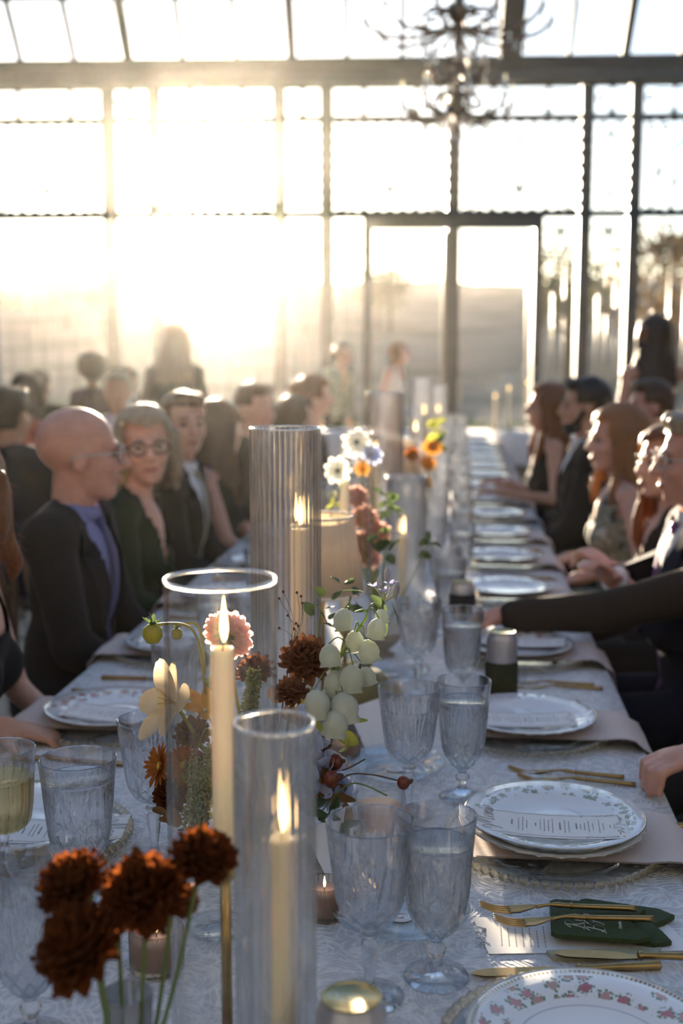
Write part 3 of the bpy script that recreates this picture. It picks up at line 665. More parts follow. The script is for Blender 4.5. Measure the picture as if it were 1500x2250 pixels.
def candle_set(kind, px, py, k, r, h, ch, desc, coff=(0, 0), sh=.06, grp=None, fs=1.0):
    """hurricane whose rim centre shows at px,py at depth k, with its candle and candlestick"""
    q = PK(px, py, k); x, y = q.x, q.y
    hurricane(kind, x, y, r, h, ('ribbed' if kind == 'ribbed' else 'smooth clear')+' glass hurricane shade '+desc, grp and 'glass hurricane shades '+grp)
    candlestick(x+coff[0], y+coff[1], sh, 'brass candlestick inside the '+('ribbed' if kind == 'ribbed' else 'clear')+' hurricane '+desc, grp and 'brass candlesticks '+grp)
    candle(x+coff[0], y+coff[1], sh-.004, ch-sh, .0118, 'lit ivory taper candle inside the '+('ribbed' if kind == 'ribbed' else 'clear')+' hurricane '+desc, grp and 'lit taper candles '+grp, fs)
    return x, y

# ------------------------------------------------------------------ candles down the middle
candle_set('clear', 483, 1272, 1.20, .0575, .520, .452, 'in front of the pink dahlia', (.0015, 0), .212)
candle_set('ribbed', 602, 1581, 1.105, .0385, .405, .297, 'beside the small vase of rust marigolds', (.006, 0), .05)
candle_set('ribbed', 626, 938, 1.95, .0585, .626, .462, 'in front of the pleated lamp', (.022, .0), .07)
candle_set('clear', 757, 950, 2.77, .066, .565, .45, 'just behind the pleated lamp', (0, 0), .09)
candle_set('ribbed', 846, 862, 3.67, .0585, .63, .43, 'beside the white anemones', (-.03, -.02), .07)
candle_set('ribbed', 893, 1020, 3.2, .055, .42, .26, 'beside the orange flowers', (-.01, 0), .05)
candle_set('clear', 912, 907, 5.4, .064, .50, .40, 'halfway along the table, shorter of two', (0, 0), .08)
candle_set('ribbed', 927, 838, 5.9, .0585, .63, .45, 'halfway along the table, tallest there', (.01, 0), .07)
candle_set('ribbed', 962, 880, 7.6, .0585, .55, .38, 'far down the table by the servers', (0, 0), .07)
for dx, h, lab in ((.55, .46, 'lowest on the cross table'), (.68, .56, 'middle one on the cross table'), (.86, .64, 'tallest on the cross table')):
    hurricane('clear', dx+.05, 11.6, .06, h, 'clear glass hurricane shade with candle, '+lab); candle(dx+.05, 11.6, .0075, h*.7, .012, 'lit ivory candle inside the hurricane, '+lab)

# pleated table lamps
shade_m = mat('ivory_pleats', (.80, .70, .56), .8, var=.06, trl=.5)
def lamp(px, py, k, label, s=1.0):
    q = PK(px, py, k); h = q.z-TZ; t = thing('table_lamp', label, 'lamp', (q.x, q.y, TZ)); hs_ = .165*s
    MB().lathe([(.0003, 0), (.048*s, 0), (.05*s, .004), (.045*s, .010), (.008, .014), (.0003, .014)], 32).build('base', brass, t)
    MB().lathe([(.0003, .012), (.006, .014), (.005, h-.03), (.0003, h-.03)], 14).build('stem', brass, t)
    nf = 26; prof = [(.086*s, h-hs_), (.064*s, h), (.0625*s, h), (.0845*s, h-hs_)]
    o = MB().lathe(prof, nf*6, lambda t_, z, r, i: r*(1+.022*(abs(((t_*nf/TAU) % 1)-.5)*2)), closed=True).build('shade', shade_m, t)
    MB().lathe([(.0655*s, h-.006), (.0665*s, h), (.062*s, h), (.062*s, h-.006)], 60, closed=True).build('shade_trim', mat('trim_tape', (.82, .74, .62), .8), o)
    MB().lathe([(.0885*s, h-hs_), (.0885*s, h-hs_+.006), (.084*s, h-hs_+.006), (.084*s, h-hs_)], 60, closed=True).build('shade_trim', mat('trim_tape', (.82, .74, .62), .8), o)
    MB().lathe([(.0003, h-.07), (.014, h-.06), (.016, h-.04), (.006, h-.028), (.0003, h-.028)], 12).build('bulb', emis('bulb_glow', (1, .75, .45), 3.0), t)
    for a in range(3): MB().tube([(0, 0, h-.012), (.062*s*math.cos(a*TAU/3), .062*s*math.sin(a*TAU/3), h-.004)], .0012, 5).build('shade_spoke', brass, t)
    return t
lamp(708, 1131, 2.45, 'pleated ivory table lamp beside the tall ribbed hurricane')
lamp(878, 968, 4.6, 'pleated ivory table lamp beyond the white anemones')

# ------------------------------------------------------------------ place settings
RY = [1.185, 1.747, 2.296, 2.885, 3.618, 4.19, 4.76, 5.33, 5.90, 6.48, 7.05, 7.62, 8.2, 8.8, 9.4, 10.0, 10.5]
ordn = ['first', 'second', 'third', 'fourth', 'fifth', 'sixth']
near = {0: 'with the rose-sprigged plate', 1: 'with the vine-rimmed plate', 2: 'with the scalloped plain plate', 3: 'by the sleeved can', 4: 'beyond the outstretched arm'}
for i, y in enumerate(RY):
    x = .423-.012*(i == 2); far = i > 4
    lb = (lambda s: s+' at the setting '+near[i]) if not far else (lambda s: s+' on the window half of the right-hand row')
    g = (lambda s: None) if not far else (lambda s: s+' far down the right-hand row')
    charger(x, y, lb('glass charger with gold beaded rim'), g('beaded chargers'), fine=i < 2)
    if i: napkin(1, y, lb('blush linen napkin under the plate'), g('linen napkins'))
    if i == 0: plate('rose', x, y, 'white dinner plate with rose sprigs and a gilt ticked rim', z=.0155, rz=.5)
    else: plate({1: 'vine', 2: 'plain'}.get(i, 'rose' if i % 2 else 'vine'), x, y, lb('white gilt-rimmed dinner plate'), g('dinner plates'), z=.0355 if i == 1 else .0235, rz=i)
    if i == 1:
        plate('plain', x, y, 'plain glass under-plate beneath the vine-rimmed plate', z=.0235)
        menu_card(x-.01, y-.035, TZ+.0485, 'long printed menu card lying on the vine-rimmed plate', -.05)
    elif i == 2: menu_card(x-.02, y-.03, TZ+.0372, 'printed menu card lying on the scalloped plain plate', .03)
    elif i == 3: menu_card(x, y+.02, TZ+.0372, 'printed menu card on the plate behind the sleeved can', -.12)
    elif far: menu_card(x, y, TZ+.0372, 'printed menu card on a plate far down the right-hand row', random.uniform(-.1, .1), 'menu cards far down the right-hand row')
    if i > 1:
        cutlery('fork', x+.03, y-.225, -.14 if i == 2 else random.uniform(-.1, .05), lb('gold fork nearest the plate'), g('inner forks')); cutlery('fork', x+.045, y-.262, -.12 if i == 2 else random.uniform(-.1, .05), lb('outer gold fork'), g('outer forks'))
        cutlery('knife', x+.02, y+.205, random.uniform(-.06, .06), lb('gold knife'), g('gold knives'))
    if i > 1:
        goblet('water', .283-.033*(i == 3), y+.2+.04*(i == 3), lb('cut crystal goblet of water'), g('water goblets'), random.random()*6)
        goblet('wine', .188+.047*(i == 3), y+.245+.135*(i == 3), lb('empty cut crystal wine goblet'), g('wine goblets'), random.random()*6)
    if 2 < i < 9: plate('tea', .12, y-.2, lb('small glass bread plate'), g('bread plates'), z=.001)
q = P(958, 2146); goblet('water', q.x, q.y, 'cut crystal goblet of water beside the rose-sprigged plate', rz=.26)
q = P(812, 2190); goblet('wine', q.x, q.y, 'empty cut crystal wine goblet in front of the glass bread plate', rz=.1)
q = P(1015, 1752); goblet('water', q.x, q.y, 'cut crystal goblet of water behind the vine-rimmed plate', rz=.5)
q = P(897, 1790); goblet('wine', q.x, q.y, 'empty wine goblet beside the white tent card', rz=.3)
q = P(880, 2022); plate('tea', q.x, q.y, 'glass bread plate with a tiny rose, behind two goblets', z=.001)
q = P(868, 1696); plate('tea', q.x, q.y, 'glass bread plate behind the berry twig', z=.001)

# second setting: sleeve, card and gold cutlery
def flat_card(name, label, cat, corners, th, m, z=.0008):
    cs = [P(*c) for c in corners]; ce = sum(cs, V())/len(cs); o = MB().poly([(c.x-ce.x, c.y-ce.y) for c in cs], th).build(name, m, None, (ce.x, ce.y, TZ+z+th), smooth=False); return tag(o, label, cat), ce
a, b, c_, d = (1038, 2018), (1073, 2098), (1525, 2090), (1440, 2008)
o, ce = flat_card('note_card', 'white printed note card under the green can sleeves', 'card', (a, b, c_, d), .0006, paper)
mb = MB(); rngc = random.Random(5); script(mb, 'Hey & Bud', P(1064, 2086).x-ce.x, P(1064, 2086).y-ce.y-.0, .0125, PI/2-.06, .00028, lambda x_, y_: .0003)
q0 = P(1095, 2075)
for i in range(7): dashes(mb, q0.x-ce.x+i*.0092+.004, q0.y-ce.y-.006, q0.y-ce.y+.052-.006*(i % 3), .0016, rngc, lambda x_, y_: .0002)
mb.build('print', ink, o, smooth=False)
kg = mat('green_neoprene', (.035, .055, .012), .75, var=.25, scale=140, bump=.2)
def sleeve(label, cx_, cy_, rz, z, text):
    L, W = .125, .098; t = thing('can_sleeve', label, 'can sleeve', (cx_, cy_, TZ+z), rz)
    pts = [(-L/2, -W/2+.006), (-L/2+.006, -W/2), (L/2-.02, -W/2), (L/2, -W/2+.012), (L/2-.012, -W*.16), (L/2-.026, 0), (L/2-.012, W*.16), (L/2, W/2-.012), (L/2-.02, W/2), (-L/2+.006, W/2), (-L/2, W/2-.006)]
    mb = MB()
    for k_, ins in ((0, .0015), (.0012, 0), (.0066, 0), (.0082, .0025)): mb.v += [(p[0]*(1-ins/L*2), p[1]*(1-ins/W*2), k_) for p in pts]
    n = len(pts); mb.f += [tuple(range(n))[::-1], tuple(3*n+i for i in range(n))]+[(r_*n+i, r_*n+(i+1) % n, (r_+1)*n+(i+1) % n, (r_+1)*n+i) for r_ in range(3) for i in range(n)]; mb.mi = [0]*len(mb.f); sharp(mb.build('body', kg, t), 30)
    MB().tube([(-L/2+.012, -W/2+.0005, .0045), (L/2-.024, -W/2+.0005, .0045)], .0006, 4).build('seam', mat('seam_thread', (.02, .03, .008), .9), t)
    if text:
        mb = MB(); zt = lambda x_, y_: .0086; script(mb, 'Ruy', -.022, -.030, .022, PI/2, .0004, zt); script(mb, 'BFl', .004, -.036, .024, PI/2, .0004, zt); mb.build('lettering', wink, t, smooth=False)
        text_part('October 4', .0062, wink, t, (.027, -.012, .0084), PI/2)
    return t
q = P(1325, 2046); sleeve('dark green can sleeve with tail, underneath its lettered twin', q.x+.028, q.y+.014, -.22, .0022, False); sleeve('dark green can sleeve with white script, under two gold forks', q.x-.006, q.y-.002, -.05, .0106, True)
def between(kind, tip, end, label, z, zt=0, tilt=0):
    a, b = P(*tip, TZ+z), P(*end, TZ+z); d_ = b-a; L = {'fork': .075, 'knife': .1316, 'butter_knife': .1036}[kind]; Lt = {'fork': .205, 'knife': .235, 'butter_knife': .185}[kind]
    o_ = a+d_.normalized()*L; return cutlery(kind, o_.x, o_.y, math.atan2(d_.y, d_.x), label, z=z, tilt=(0, tilt))
between('fork', (1052, 1996), (1424, 2004), 'gold fork lying nearest the beaded charger on the green sleeve', .0205)
between('fork', (1084, 2026), (1436, 2026), 'gold fork lying across the white script of the green sleeve', .0212)
between('knife', (1030, 2146), (1482, 2128), 'long gold knife laid above the rose-sprigged plate', .001)
between('butter_knife', (1214, 2101), (1545, 2112), 'short gold butter knife beside the pale packet', .006, 0, 0)
between('knife', (1170, 1800), (1430, 1818), 'gold knife behind the vine-rimmed plate', .001); between('butter_knife', (1205, 1794), (1392, 1806), 'short gold knife behind the vine-rimmed plate', .001)
o, ce = flat_card('favour_packet', 'flat pale packet beneath the butter knife', 'packet', ((1200, 2096), (1214, 2113), (1440, 2108), (1452, 2090)), .005, mat('tulle', (.62, .6, .42), .6, trl=.4), .0002)

# tent cards
def tent(px, py, rz, label, s=1.0):
    q = P(px, py); t = thing('tent_card', label, 'place card', (q.x, q.y, TZ), rz)
    for g in (-1, 1): MB().box((0, g*.019*s, .030*s), (.085*s, .0008, .071*s), rot=Matrix.Rotation(g*.58, 3, 'X')).build('leaf', paper, t, smooth=False)
    return t
tent(806, 1632, .95, 'white folded tent card beside the gourd', 1.35); tent(712, 1905, 1.1, 'white folded tent card behind the front tea light', 1.15)

# tea lights and cans
q = P(712, 2012); votive(q.x, q.y, 'ribbed tea light beside the glass bread plate'); q = P(345, 2128); votive(q.x, q.y, 'ribbed tea light behind the marigold stems', s=1.15)
q = P(757, 1672); votive(q.x, q.y, 'ribbed tea light at the foot of the bellflower spray'); q = P(900, 1215); votive(q.x, q.y, 'ribbed tea light beyond the pink stock')
q = P(832, 1838); t = thing('votive_glass', 'smooth glass votive with copper wax behind the empty wine goblet', 'candle', (q.x, q.y, TZ))
MB().lathe([(.0003, 0), (.037, 0), (.039, .003), (.041, .088), (.040, .089), (.0388, .087), (.037, .008), (.0003, .007)], 48).build('cup', clearg, t); MB().lathe([(.0003, .0085), (.036, .0085), (.0375, .05), (.0003, .048)], 32).build('wax', wax_c, t)
def can(x, y, label, body_m, sleeve_m, rz=0, hs_=.10):
    t = thing('drink_can', label, 'can', (x, y, TZ), rz); H = .158
    MB().lathe([(.0003, .004), (.022, .002), (.0255, .0), (.031, .006), (.033, .012), (.033, H-.016), (.0318, H-.011), (.0275, H-.003), (.0275, H), (.0268, H-.004), (.0004, H-.006)], 48).build('body', body_m, t)
    lid = MB().lathe([(.0275, H-.001), (.0283, H+.0008), (.0275, H+.0016), (.0262, H+.0004), (.0252, H-.004), (.0235, H-.0052), (.022, H-.0035), (.0003, H-.0035)], 48).build('lid', mat('can_gold', (.50, .42, .22), .3, 1), t)
    MB().lathe([(.0003, H-.0032), (.0085, H-.0032), (.0085, H-.0030), (.0003, H-.0030)], 20, lambda t_, z, r, i: r*(1+.18*math.cos(t_)), c=(.011, 0, 0)).build('opening', mat('can_dark', (.005, .005, .005), .5), lid)
    tab = MB(); pts = [(-.006+.0085*math.cos(a_*TAU/20), .006*math.sin(a_*TAU/20), H-.0022) for a_ in range(21)]; tab.tube(pts, .0014, 6); tab.tube([(-.0145, 0, H-.0022)]+[(-.0185+.0042*math.cos(a_*TAU/12), .0042*math.sin(a_*TAU/12), H-.002) for a_ in range(13)], .0012, 6); tab.box((-.004, 0, H-.0024), (.01, .007, .0012)); tab.build('pull_tab', mat('aluminium', (.62, .64, .68), .3, 1), lid)
    if sleeve_m: MB().lathe([(.0342, .001), (.0352, .001), (.0355, .004), (.0355, hs_-.002), (.0348, hs_), (.0338, hs_), (.0338, .004)], 48, closed=True).build('sleeve', sleeve_m, t)
    return t
blk = mat('black_neoprene', (.012, .012, .012), .75, var=.3, scale=120, bump=.2); can_m = mat('can_print', (.46, .46, .52), .35, .6, var=.08)
q = PK(772, 2174, 1.09); can(q.x, q.y, 'grey drink can in a black sleeve beside the ribbed hurricane', can_m, blk, -.25, .117)
q = P(1100, 1545); t = can(q.x, q.y, 'grey drink can in a dark green sleeve behind the plain plate', can_m, mat('dark_green_neoprene', (.03, .035, .01), .8, var=.25, scale=120), .4, .095)
mb = MB(); script(mb, 'BF', 0, 0, .03, 0, .0006); o = mb.build('lettering', mat('faded_ink', (.14, .14, .10), .8), t, (.02, -.0326, .04), rot=(PI/2, 0, .55))
HELD = P(1018, 1412); HELD = V((HELD.x-.005, HELD.y+.014, TZ)); can(HELD.x, HELD.y, 'drink can in a dark sleeve gripped by the outstretched hand', can_m, blk, 1.0, .13)

# low glass dish, gourd, fig
q = P(476, 2046); t = thing('glass_dish', 'small clear glass dish behind the brass candlestick', 'dish', (q.x, q.y, TZ)); MB().lathe([(.0003, 0), (.030, 0), (.038, .005), (.040, .009), (.0385, .010), (.036, .007), (.029, .003), (.0003, .0025)], 40).build('bowl', plate_g, t); MB().lathe([(.0395, .0092), (.0405, .0095), (.040, .0108), (.039, .010)], 40, closed=True).build('rim', plate_g, t)
gourd_m = mat('gourd_skin', (.19, .17, .06), .55, var=.4, scale=18, col2=(.14, .10, .04))
q = P(800, 1572); t = thing('gourd', 'round olive gourd behind the bellflowers', 'gourd', (q.x, q.y, TZ)); MB().lathe([(.0003, .004), (.03, 0), (.052, .018), (.060, .045), (.054, .075), (.034, .095), (.012, .093), (.0003, .088)], 60, lambda t_, z, r, i: r*(1+.035*math.cos(10*t_))).build('body', gourd_m, t); MB().tube(bez([(0,0,.086), (.004,0,.1), (.012,.004,.112)], 4), .005, 8).build('stalk', mat('gourd_stalk', (.2, .2, .07), .8), t)
q = P(868, 1560); t = thing('gourd', 'small russet gourd leaning on the olive gourd', 'gourd', (q.x-.03, q.y+.03, TZ)); MB().lathe([(.0003, .002), (.02, 0), (.036, .014), (.04, .03), (.032, .05), (.012, .058), (.0003, .055)], 48, lambda t_, z, r, i: r*(1+.03*math.cos(9*t_))).build('body', mat('russet_skin', (.28, .12, .06), .5, var=.4, scale=15), t); MB().tube([(0,0,.054), (.003,0,.07)], .004, 7).build('stalk', mat('gourd_stalk', (.2, .2, .07), .8), t)

# left-hand row (guests facing right): mirrored settings
LY = [1.69, 2.265, 2.84, 3.45, 4.05, 4.65, 5.25, 5.85, 6.45]
nearL = {0: 'nearest the marigolds', 1: 'beside the cream blossom', 2: 'before the bald guest', 3: 'before the guest in glasses'}
for i, y in enumerate(LY):
    x = -.42+(.03 if i == 0 else 0); far = i > 3
    lb = (lambda s: s+' at the left-hand setting '+nearL[i]) if not far else (lambda s: s+' on the window half of the left-hand row')
    g = (lambda s: None) if not far else (lambda s: s+' far down the left-hand row')
    charger(x, y, lb('glass charger with gold beaded rim'), g('beaded chargers'), fine=i == 0)
    plate('rose' if i == 1 else ('plain' if i == 0 else 'vine'), x, y, lb('white gilt-rimmed dinner plate'), g('dinner plates'), z=.0235, rz=1.9+i)
    if i < 4: napkin(-1, y, lb('blush linen napkin under the plate'), g('linen napkins')); menu_card(x+(.03 if i else .06), y-.045, TZ+.0372, lb('printed menu card'), PI+.12*(-1)**i)
    cutlery('knife', x-.02, y-.225 if i != 2 else y-.24, PI+.06*(-1)**i, lb('gold knife'), g('gold knives')); cutlery('fork', x-.03, y+.225, PI, lb('gold fork'), g('gold forks'))
    if i > 1: goblet('water', -.285, y-.2, lb('cut crystal goblet of water'), g('water goblets'), i); goblet('wine', -.19, y-.25, lb('empty cut crystal wine goblet'), g('wine goblets'), i)
q = PK(170, 1667, 1.60); goblet('wide', q.x, q.y, 'wide cut crystal goblet of water behind the marigolds', rz=.35)
q = PK(2, 1645, 1.64); goblet('champagne', q.x, q.y, 'fluted champagne glass half full of pale wine')
q = PK(334, 1600, 1.74); goblet('wine', q.x, q.y, 'empty cut goblet behind the cream blossom', rz=.2)
q = PK(55, 1898, 1.275); goblet('water', q.x, q.y, 'empty cut goblet standing before the wide goblet of water', rz=.4, empty=True)
q = PK(385, 1430, 2.25); goblet('champagne', q.x, q.y, 'champagne glass behind the pink dahlia', empty=True)

# ------------------------------------------------------------------ flowers
def petal_m(n, c, c2=None, tr=.45): return mat('petal_'+n, c, .6, var=.15, scale=60, trl=tr, col2=c2, spec=.2)
PT = {'pink': petal_m('pink', (.90, .62, .54), (.84, .50, .44)), 'cream': petal_m('cream', (.86, .74, .52), (.80, .62, .38), .5), 'rust': petal_m('rust', (.12, .03, .008), (.20, .055, .012), .5), 'orange': petal_m('orange', (.55, .20, .03), (.42, .12, .02)), 'brown': petal_m('brown', (.30, .14, .07), (.22, .09, .045), .35), 'bell': petal_m('bell', (.80, .81, .74), (.68, .72, .62), .55), 'lilac': petal_m('lilac', (.42, .42, .60), (.34, .33, .52)), 'blue': petal_m('pale_blue', (.50, .56, .74), (.42, .47, .66)), 'white': petal_m('white', (.84, .84, .80)), 'amber': petal_m('amber', (.75, .42, .06), (.7, .3, .04)), 'stock': petal_m('stock_pink', (.78, .54, .47), (.70, .42, .36))}
stem_g = mat('stem_green', (.16, .22, .05), .5, var=.25, trl=.15); stem_y = mat('stem_yellow', (.42, .38, .07), .5, var=.2, trl=.2); lf_g = mat('leaf_green', (.09, .13, .045), .45, var=.4, scale=30, trl=.4); lf_y = mat('leaf_lime', (.34, .36, .06), .5, var=.3, scale=30, trl=.5); lf_r = mat('leaf_autumn', (.26, .13, .04), .55, var=.5, scale=22, trl=.4); berry = mat('rose_hip', (.15, .028, .012), .25, var=.3); am_g = mat('amaranth_green', (.24, .26, .09), .8, var=.35, scale=60, trl=.2); dark_tw = mat('twig_brown', (.08, .045, .03), .7); seed_m = mat('seed_brown', (.10, .05, .03), .7); eye_g = mat('flower_eye', (.12, .14, .03), .8); eye_y = mat('stamen_yellow', (.6, .40, .05), .7)
def petal_mesh(n, L, W, cup=.3, curl=.2, m=None, tip=.6, nu=6, nv=4, ruf=0, blunt=True):
    """petal along +X, face up +Z"""
    def f(u, v):
        w_ = W*math.sin(PI*(.06+.78*u**(1.15 if blunt else 1))**tip)*(1 if u < .999 else .62) if blunt else W*(math.sin(PI*min(1, (u*.93+.07))**tip))*(1 if u < .999 else .55); s_ = (v-.5)*2
        return (L*u, s_*w_*.5, L*(curl*u*u)+W*cup*s_*s_*.5*math.sin(PI*u*.9+.1)+ruf*math.sin(s_*7+u*5)*u)
    return MB().grid(f, nu, nv).mesh(n, m)
def aim(d): return V(d).normalized().to_track_quat('Z', 'Y')
def flower_root(name, label, cat, pos, d=None, group=None):
    o = thing(name, label, cat, pos, 0, group)
    if d is not None: o.rotation_euler = aim(d).to_euler()
    return o
def stem_to(root, a, b, m=stem_g, r=.0018, bend=(0, 0, 0), name='stem'):
    """stem in world coordinates from flower to its foot, parented to the flower"""
    a, b = V(a), V(b); mid = (a+b)/2+V(bend); M_ = (Matrix.Translation(root.location) @ root.rotation_euler.to_matrix().to_4x4()).inverted()
    return MB().tube([M_ @ p for p in bez([a, mid, b], 7)], r, 7).build(name, m, root)
def ring(root, me, n, r0, tilt, z=0, ph=0, s=1.0, rng=None, name='petal'):
    for i in range(n):
        a = TAU*i/n+ph; j = (rng.uniform(-.12, .12) if rng else 0); k_ = s*(rng.uniform(.9, 1.08) if rng else 1)
        inst(name, me, root, (r0*math.cos(a), r0*math.sin(a), z), (0, -tilt+j, a), k_)
def dahlia(pos, d, r, label, foot, col='pink'):
    o = flower_root('dahlia', label, 'flower', pos, d); rng = random.Random(label); me = petal_mesh('petal', r, r*.52, .5, .14, PT[col], .80)
    for q, (n, tl_, s_) in enumerate(((17, -.32, .93), (17, -.10, 1.0), (16, .16, .95), (14, .5, .8), (10, .85, .62), (8, 1.15, .45))): ring(o, me, n, r*.07, tl_, q*r*.035, q*.21, s_, rng)
    MB().ell((0, 0, -r*.03), (r*.16, r*.16, r*.12), 12, 8).build('calyx', lf_g, o); sp = petal_mesh('sepal', r*.42, r*.24, .3, -.1, lf_g)
    ring(o, sp, 6, r*.08, -.35, -r*.06, 0, 1, rng, 'sepal'); stem_to(o, pos, foot, stem_y, .0024, (.0, -.02, 0)); return o
def pompon(pos, r, label, foot, col, n=110, d=(0, 0, 1), ruf=.0025, group=None, bend=(0, 0, 0), squash=.8):
    o = flower_root('marigold' if col == 'rust' else 'carnation', label, 'flower', pos, d, group); rng = random.Random(label); me = petal_mesh('petal', r*.62, r*.52, .4, .25, PT[col], .5, 4, 4, ruf)
    for i in range(n):
        z = 1-1.55*(i+.5)/n; a = i*2.39996; q = math.sqrt(max(0, 1-z*z)); p = V((q*math.cos(a), q*math.sin(a), z*squash)); b = p*r*.46
        e = p.normalized().to_track_quat('X', 'Z').to_euler(); e.rotate_axis('X', rng.uniform(-.6, .6)); inst('petal', me, o, b, e, rng.uniform(.82, 1.15))
    MB().ell((0, 0, -r*.1), (r*.55, r*.55, r*.5), 12, 8).build('heart', PT[col], o); MB().lathe([(.0004, -r*.75), (r*.22, -r*.66), (r*.42, -r*.38), (r*.3, -r*.2), (.0004, -r*.2)], 12).build('calyx', stem_g, o)
    stem_to(o, V(pos)-V(d).normalized()*r*.6, foot, stem_g, .0021, bend); return o
def daisy(pos, d, r, label, foot, col, n=22, rows=2, eye=eye_y, name='chrysanthemum', group=None, wid=.26):
    o = flower_root(name, label, 'flower', pos, d, group); rng = random.Random(label); me = petal_mesh('petal', r, r*wid, .3, .05, PT[col], .8)
    for q in range(rows): ring(o, me, n, r*.1, .08+q*.32, q*.001, q*.15, 1-.14*q, rng)
    MB().ell((0, 0, r*.04), (r*.2, r*.2, r*.12), 12, 8).build('eye', eye, o); MB().ell((0, 0, -r*.06), (r*.14, r*.14, r*.1), 10, 6).build('calyx', lf_g, o)
    if foot is not None: stem_to(o, pos, foot, stem_g, .0018)
    return o
FOOT = P(575, 1835); FB_ = FOOT+V((0, 0, .05))
t = thing('flower_bowl', 'low footed bowl holding the dahlia and bellflower arrangement', 'bowl', (FOOT.x, FOOT.y, TZ)); MB().lathe([(.0003, 0), (.032, 0), (.034, .004), (.014, .012), (.012, .022), (.04, .034), (.058, .055), (.06, .066), (.057, .066), (.038, .038), (.0003, .032)], 40).build('body', mat('stone_glaze', (.34, .30, .24), .5), t)
def fp(px, py, k=1.74): return PK(px, py, k)
fq = lambda dx=0, dy=0: FOOT+V((dx, dy, .05))
dahlia(fp(497, 1396), (.30, .80, .30), .0385, 'pink dahlia seen from behind, beside the flame of the taper', fq())
# cream blossom with six broad petals
o = flower_root('cream_blossom', 'cream six-petalled blossom leaning over the empty goblet', 'flower', fp(385, 1545, 1.64), (-.6, -.5, .35)); me = petal_mesh('petal', .064, .040, .35, .12, PT['cream'], .85, 8, 5, .0008); rg = random.Random(2)
ring(o, me, 6, .004, .30, 0, .3, 1.0, rg)
for i in range(6): MB().tube(bez([(0,0,0), (.004*math.cos(i), .004*math.sin(i), .012), (.010*math.cos(i*1.05), .010*math.sin(i*1.05), .024)], 3), .0008, 5).build('stamen', eye_y, o)
stem_to(o, o.location, fq(-.02), stem_y, .0028, (.0, .0, -.012))
o2 = flower_root('cream_blossom', 'smaller amber-throated blossom behind the clear cylinder wall', 'flower', fp(452, 1560, 1.72), (.3, -.4, .8)); me = petal_mesh('petal', .040, .022, .4, .1, PT['amber'], .8, 7, 4); ring(o2, me, 6, .003, .25, 0, 0, 1, rg); stem_to(o2, o2.location, fq(-.015), stem_y, .002)
# nodding buds
def bud(px, py, k, s, label, tip, foot):
    q = fp(px, py, k); o = flower_root('dahlia_bud', label, 'flower bud', q); MB().lathe([(.0003, -.016*s), (.008*s, -.015*s), (.0135*s, -.006*s), (.013*s, .004*s), (.006*s, .010*s), (.0003, .011*s)], 30, lambda t_, z, r, i: r*(1+.04*math.cos(10*t_))).build('bud', mat('bud_green', (.24, .30, .04), .5, var=.3, trl=.3, col2=(.38, .30, .05)), o)
    sp = petal_mesh('sepal', .017*s, .0085*s, .4, .35, lf_g)
    for i in range(5): inst('sepal', sp, o, (0, 0, .009*s), (0, -.25-.2*(i % 2), i*TAU/5+.4))
    inst('sepal', sp, o, (0, 0, .009*s), (0, -1.45, .2), 1.1); stem_to(o, q+V((0, 0, .010)), foot, stem_y, .0021, tip); return o
bud(335, 1388, 1.60, 1.0, 'fat green dahlia bud left of the clear cylinder', (.02, 0, .045), fp(452, 1530)); bud(388, 1390, 1.72, .62, 'slim green bud inside the outline of the clear cylinder', (.012, 0, .035), fp(450, 1480))
daisy(fp(352, 1683, 1.62), (-.7, -.5, .3), .030, 'orange chrysanthemum in front of the empty goblet', fq(-.03), 'orange'); daisy(fp(402, 1682, 1.66), (-.2, -.7, .5), .029, 'russet chrysanthemum seen through the clear cylinder', fq(-.02), 'orange', 24)
pompon(fp(425, 1615, 1.70), .026, 'olive-brown carnation below the amber-throated blossom', fq(-.02), 'brown', 60, (-.2, -.4, .8)); pompon(fp(672, 1452, 1.78), .037, 'big brown carnation right of the ribbed hurricane', fq(.03), 'brown', 80, (.1, -.5, .8), bend=(.01, 0, 0)); pompon(fp(640, 1522, 1.70), .024, 'small dried-brown carnation behind the front hurricane rim', fq(.02), 'brown', 60, (0, -.3, .9)); pompon(fp(380, 1745, 1.66), .028, 'dark rust marigold low behind the clear cylinder', fq(-.03), 'rust', 80, (-.4, -.6, .4)); pompon(fp(560, 1475, 1.86), .030, 'brown carnation behind the tall taper', fq(0, .02), 'brown', 60, (0, -.2, 1))
# amaranth: clusters of tiny seeds
def amaranth(path, r, label, n=420, foot=None):
    rng = random.Random(label); pts = bez([fp(*p) for p in path], 10); c = pts[0]; o = flower_root('amaranth_plume', label, 'plant', c); mb = MB()
    oc = MB().ell((0,0,0), 1, 6, 4)
    for i in range(n):
        p = rng.choice(pts)-c; d_ = V((rng.gauss(0,1), rng.gauss(0,1), rng.gauss(0,1))).normalized()*r*rng.random()**.4; q = rng.uniform(.0011, .0024); mb.add([tuple(p+d_+V(v)*q) for v in oc.v], oc.f)
    m_ = mb.build('seed_cluster', am_g, o); m_['kind'] = 'stuff'; MB().tube([p-c for p in pts], .0018, 6).build('stem', stem_g, o); stem_to(o, c, foot if foot is not None else fq(), stem_g, .0016); return o
amaranth([(432, 1690, 1.64), (445, 1740, 1.62), (430, 1800, 1.6)], .022, 'green amaranth plume hanging beside the taper', 1500); amaranth([(470, 1650, 1.66), (462, 1710, 1.66)], .014, 'short green amaranth sprig under the russet chrysanthemum', 700); amaranth([(560, 1480, 1.78), (552, 1530, 1.78), (545, 1560, 1.78)], .013, 'pale green amaranth sprig behind the front hurricane', 700)
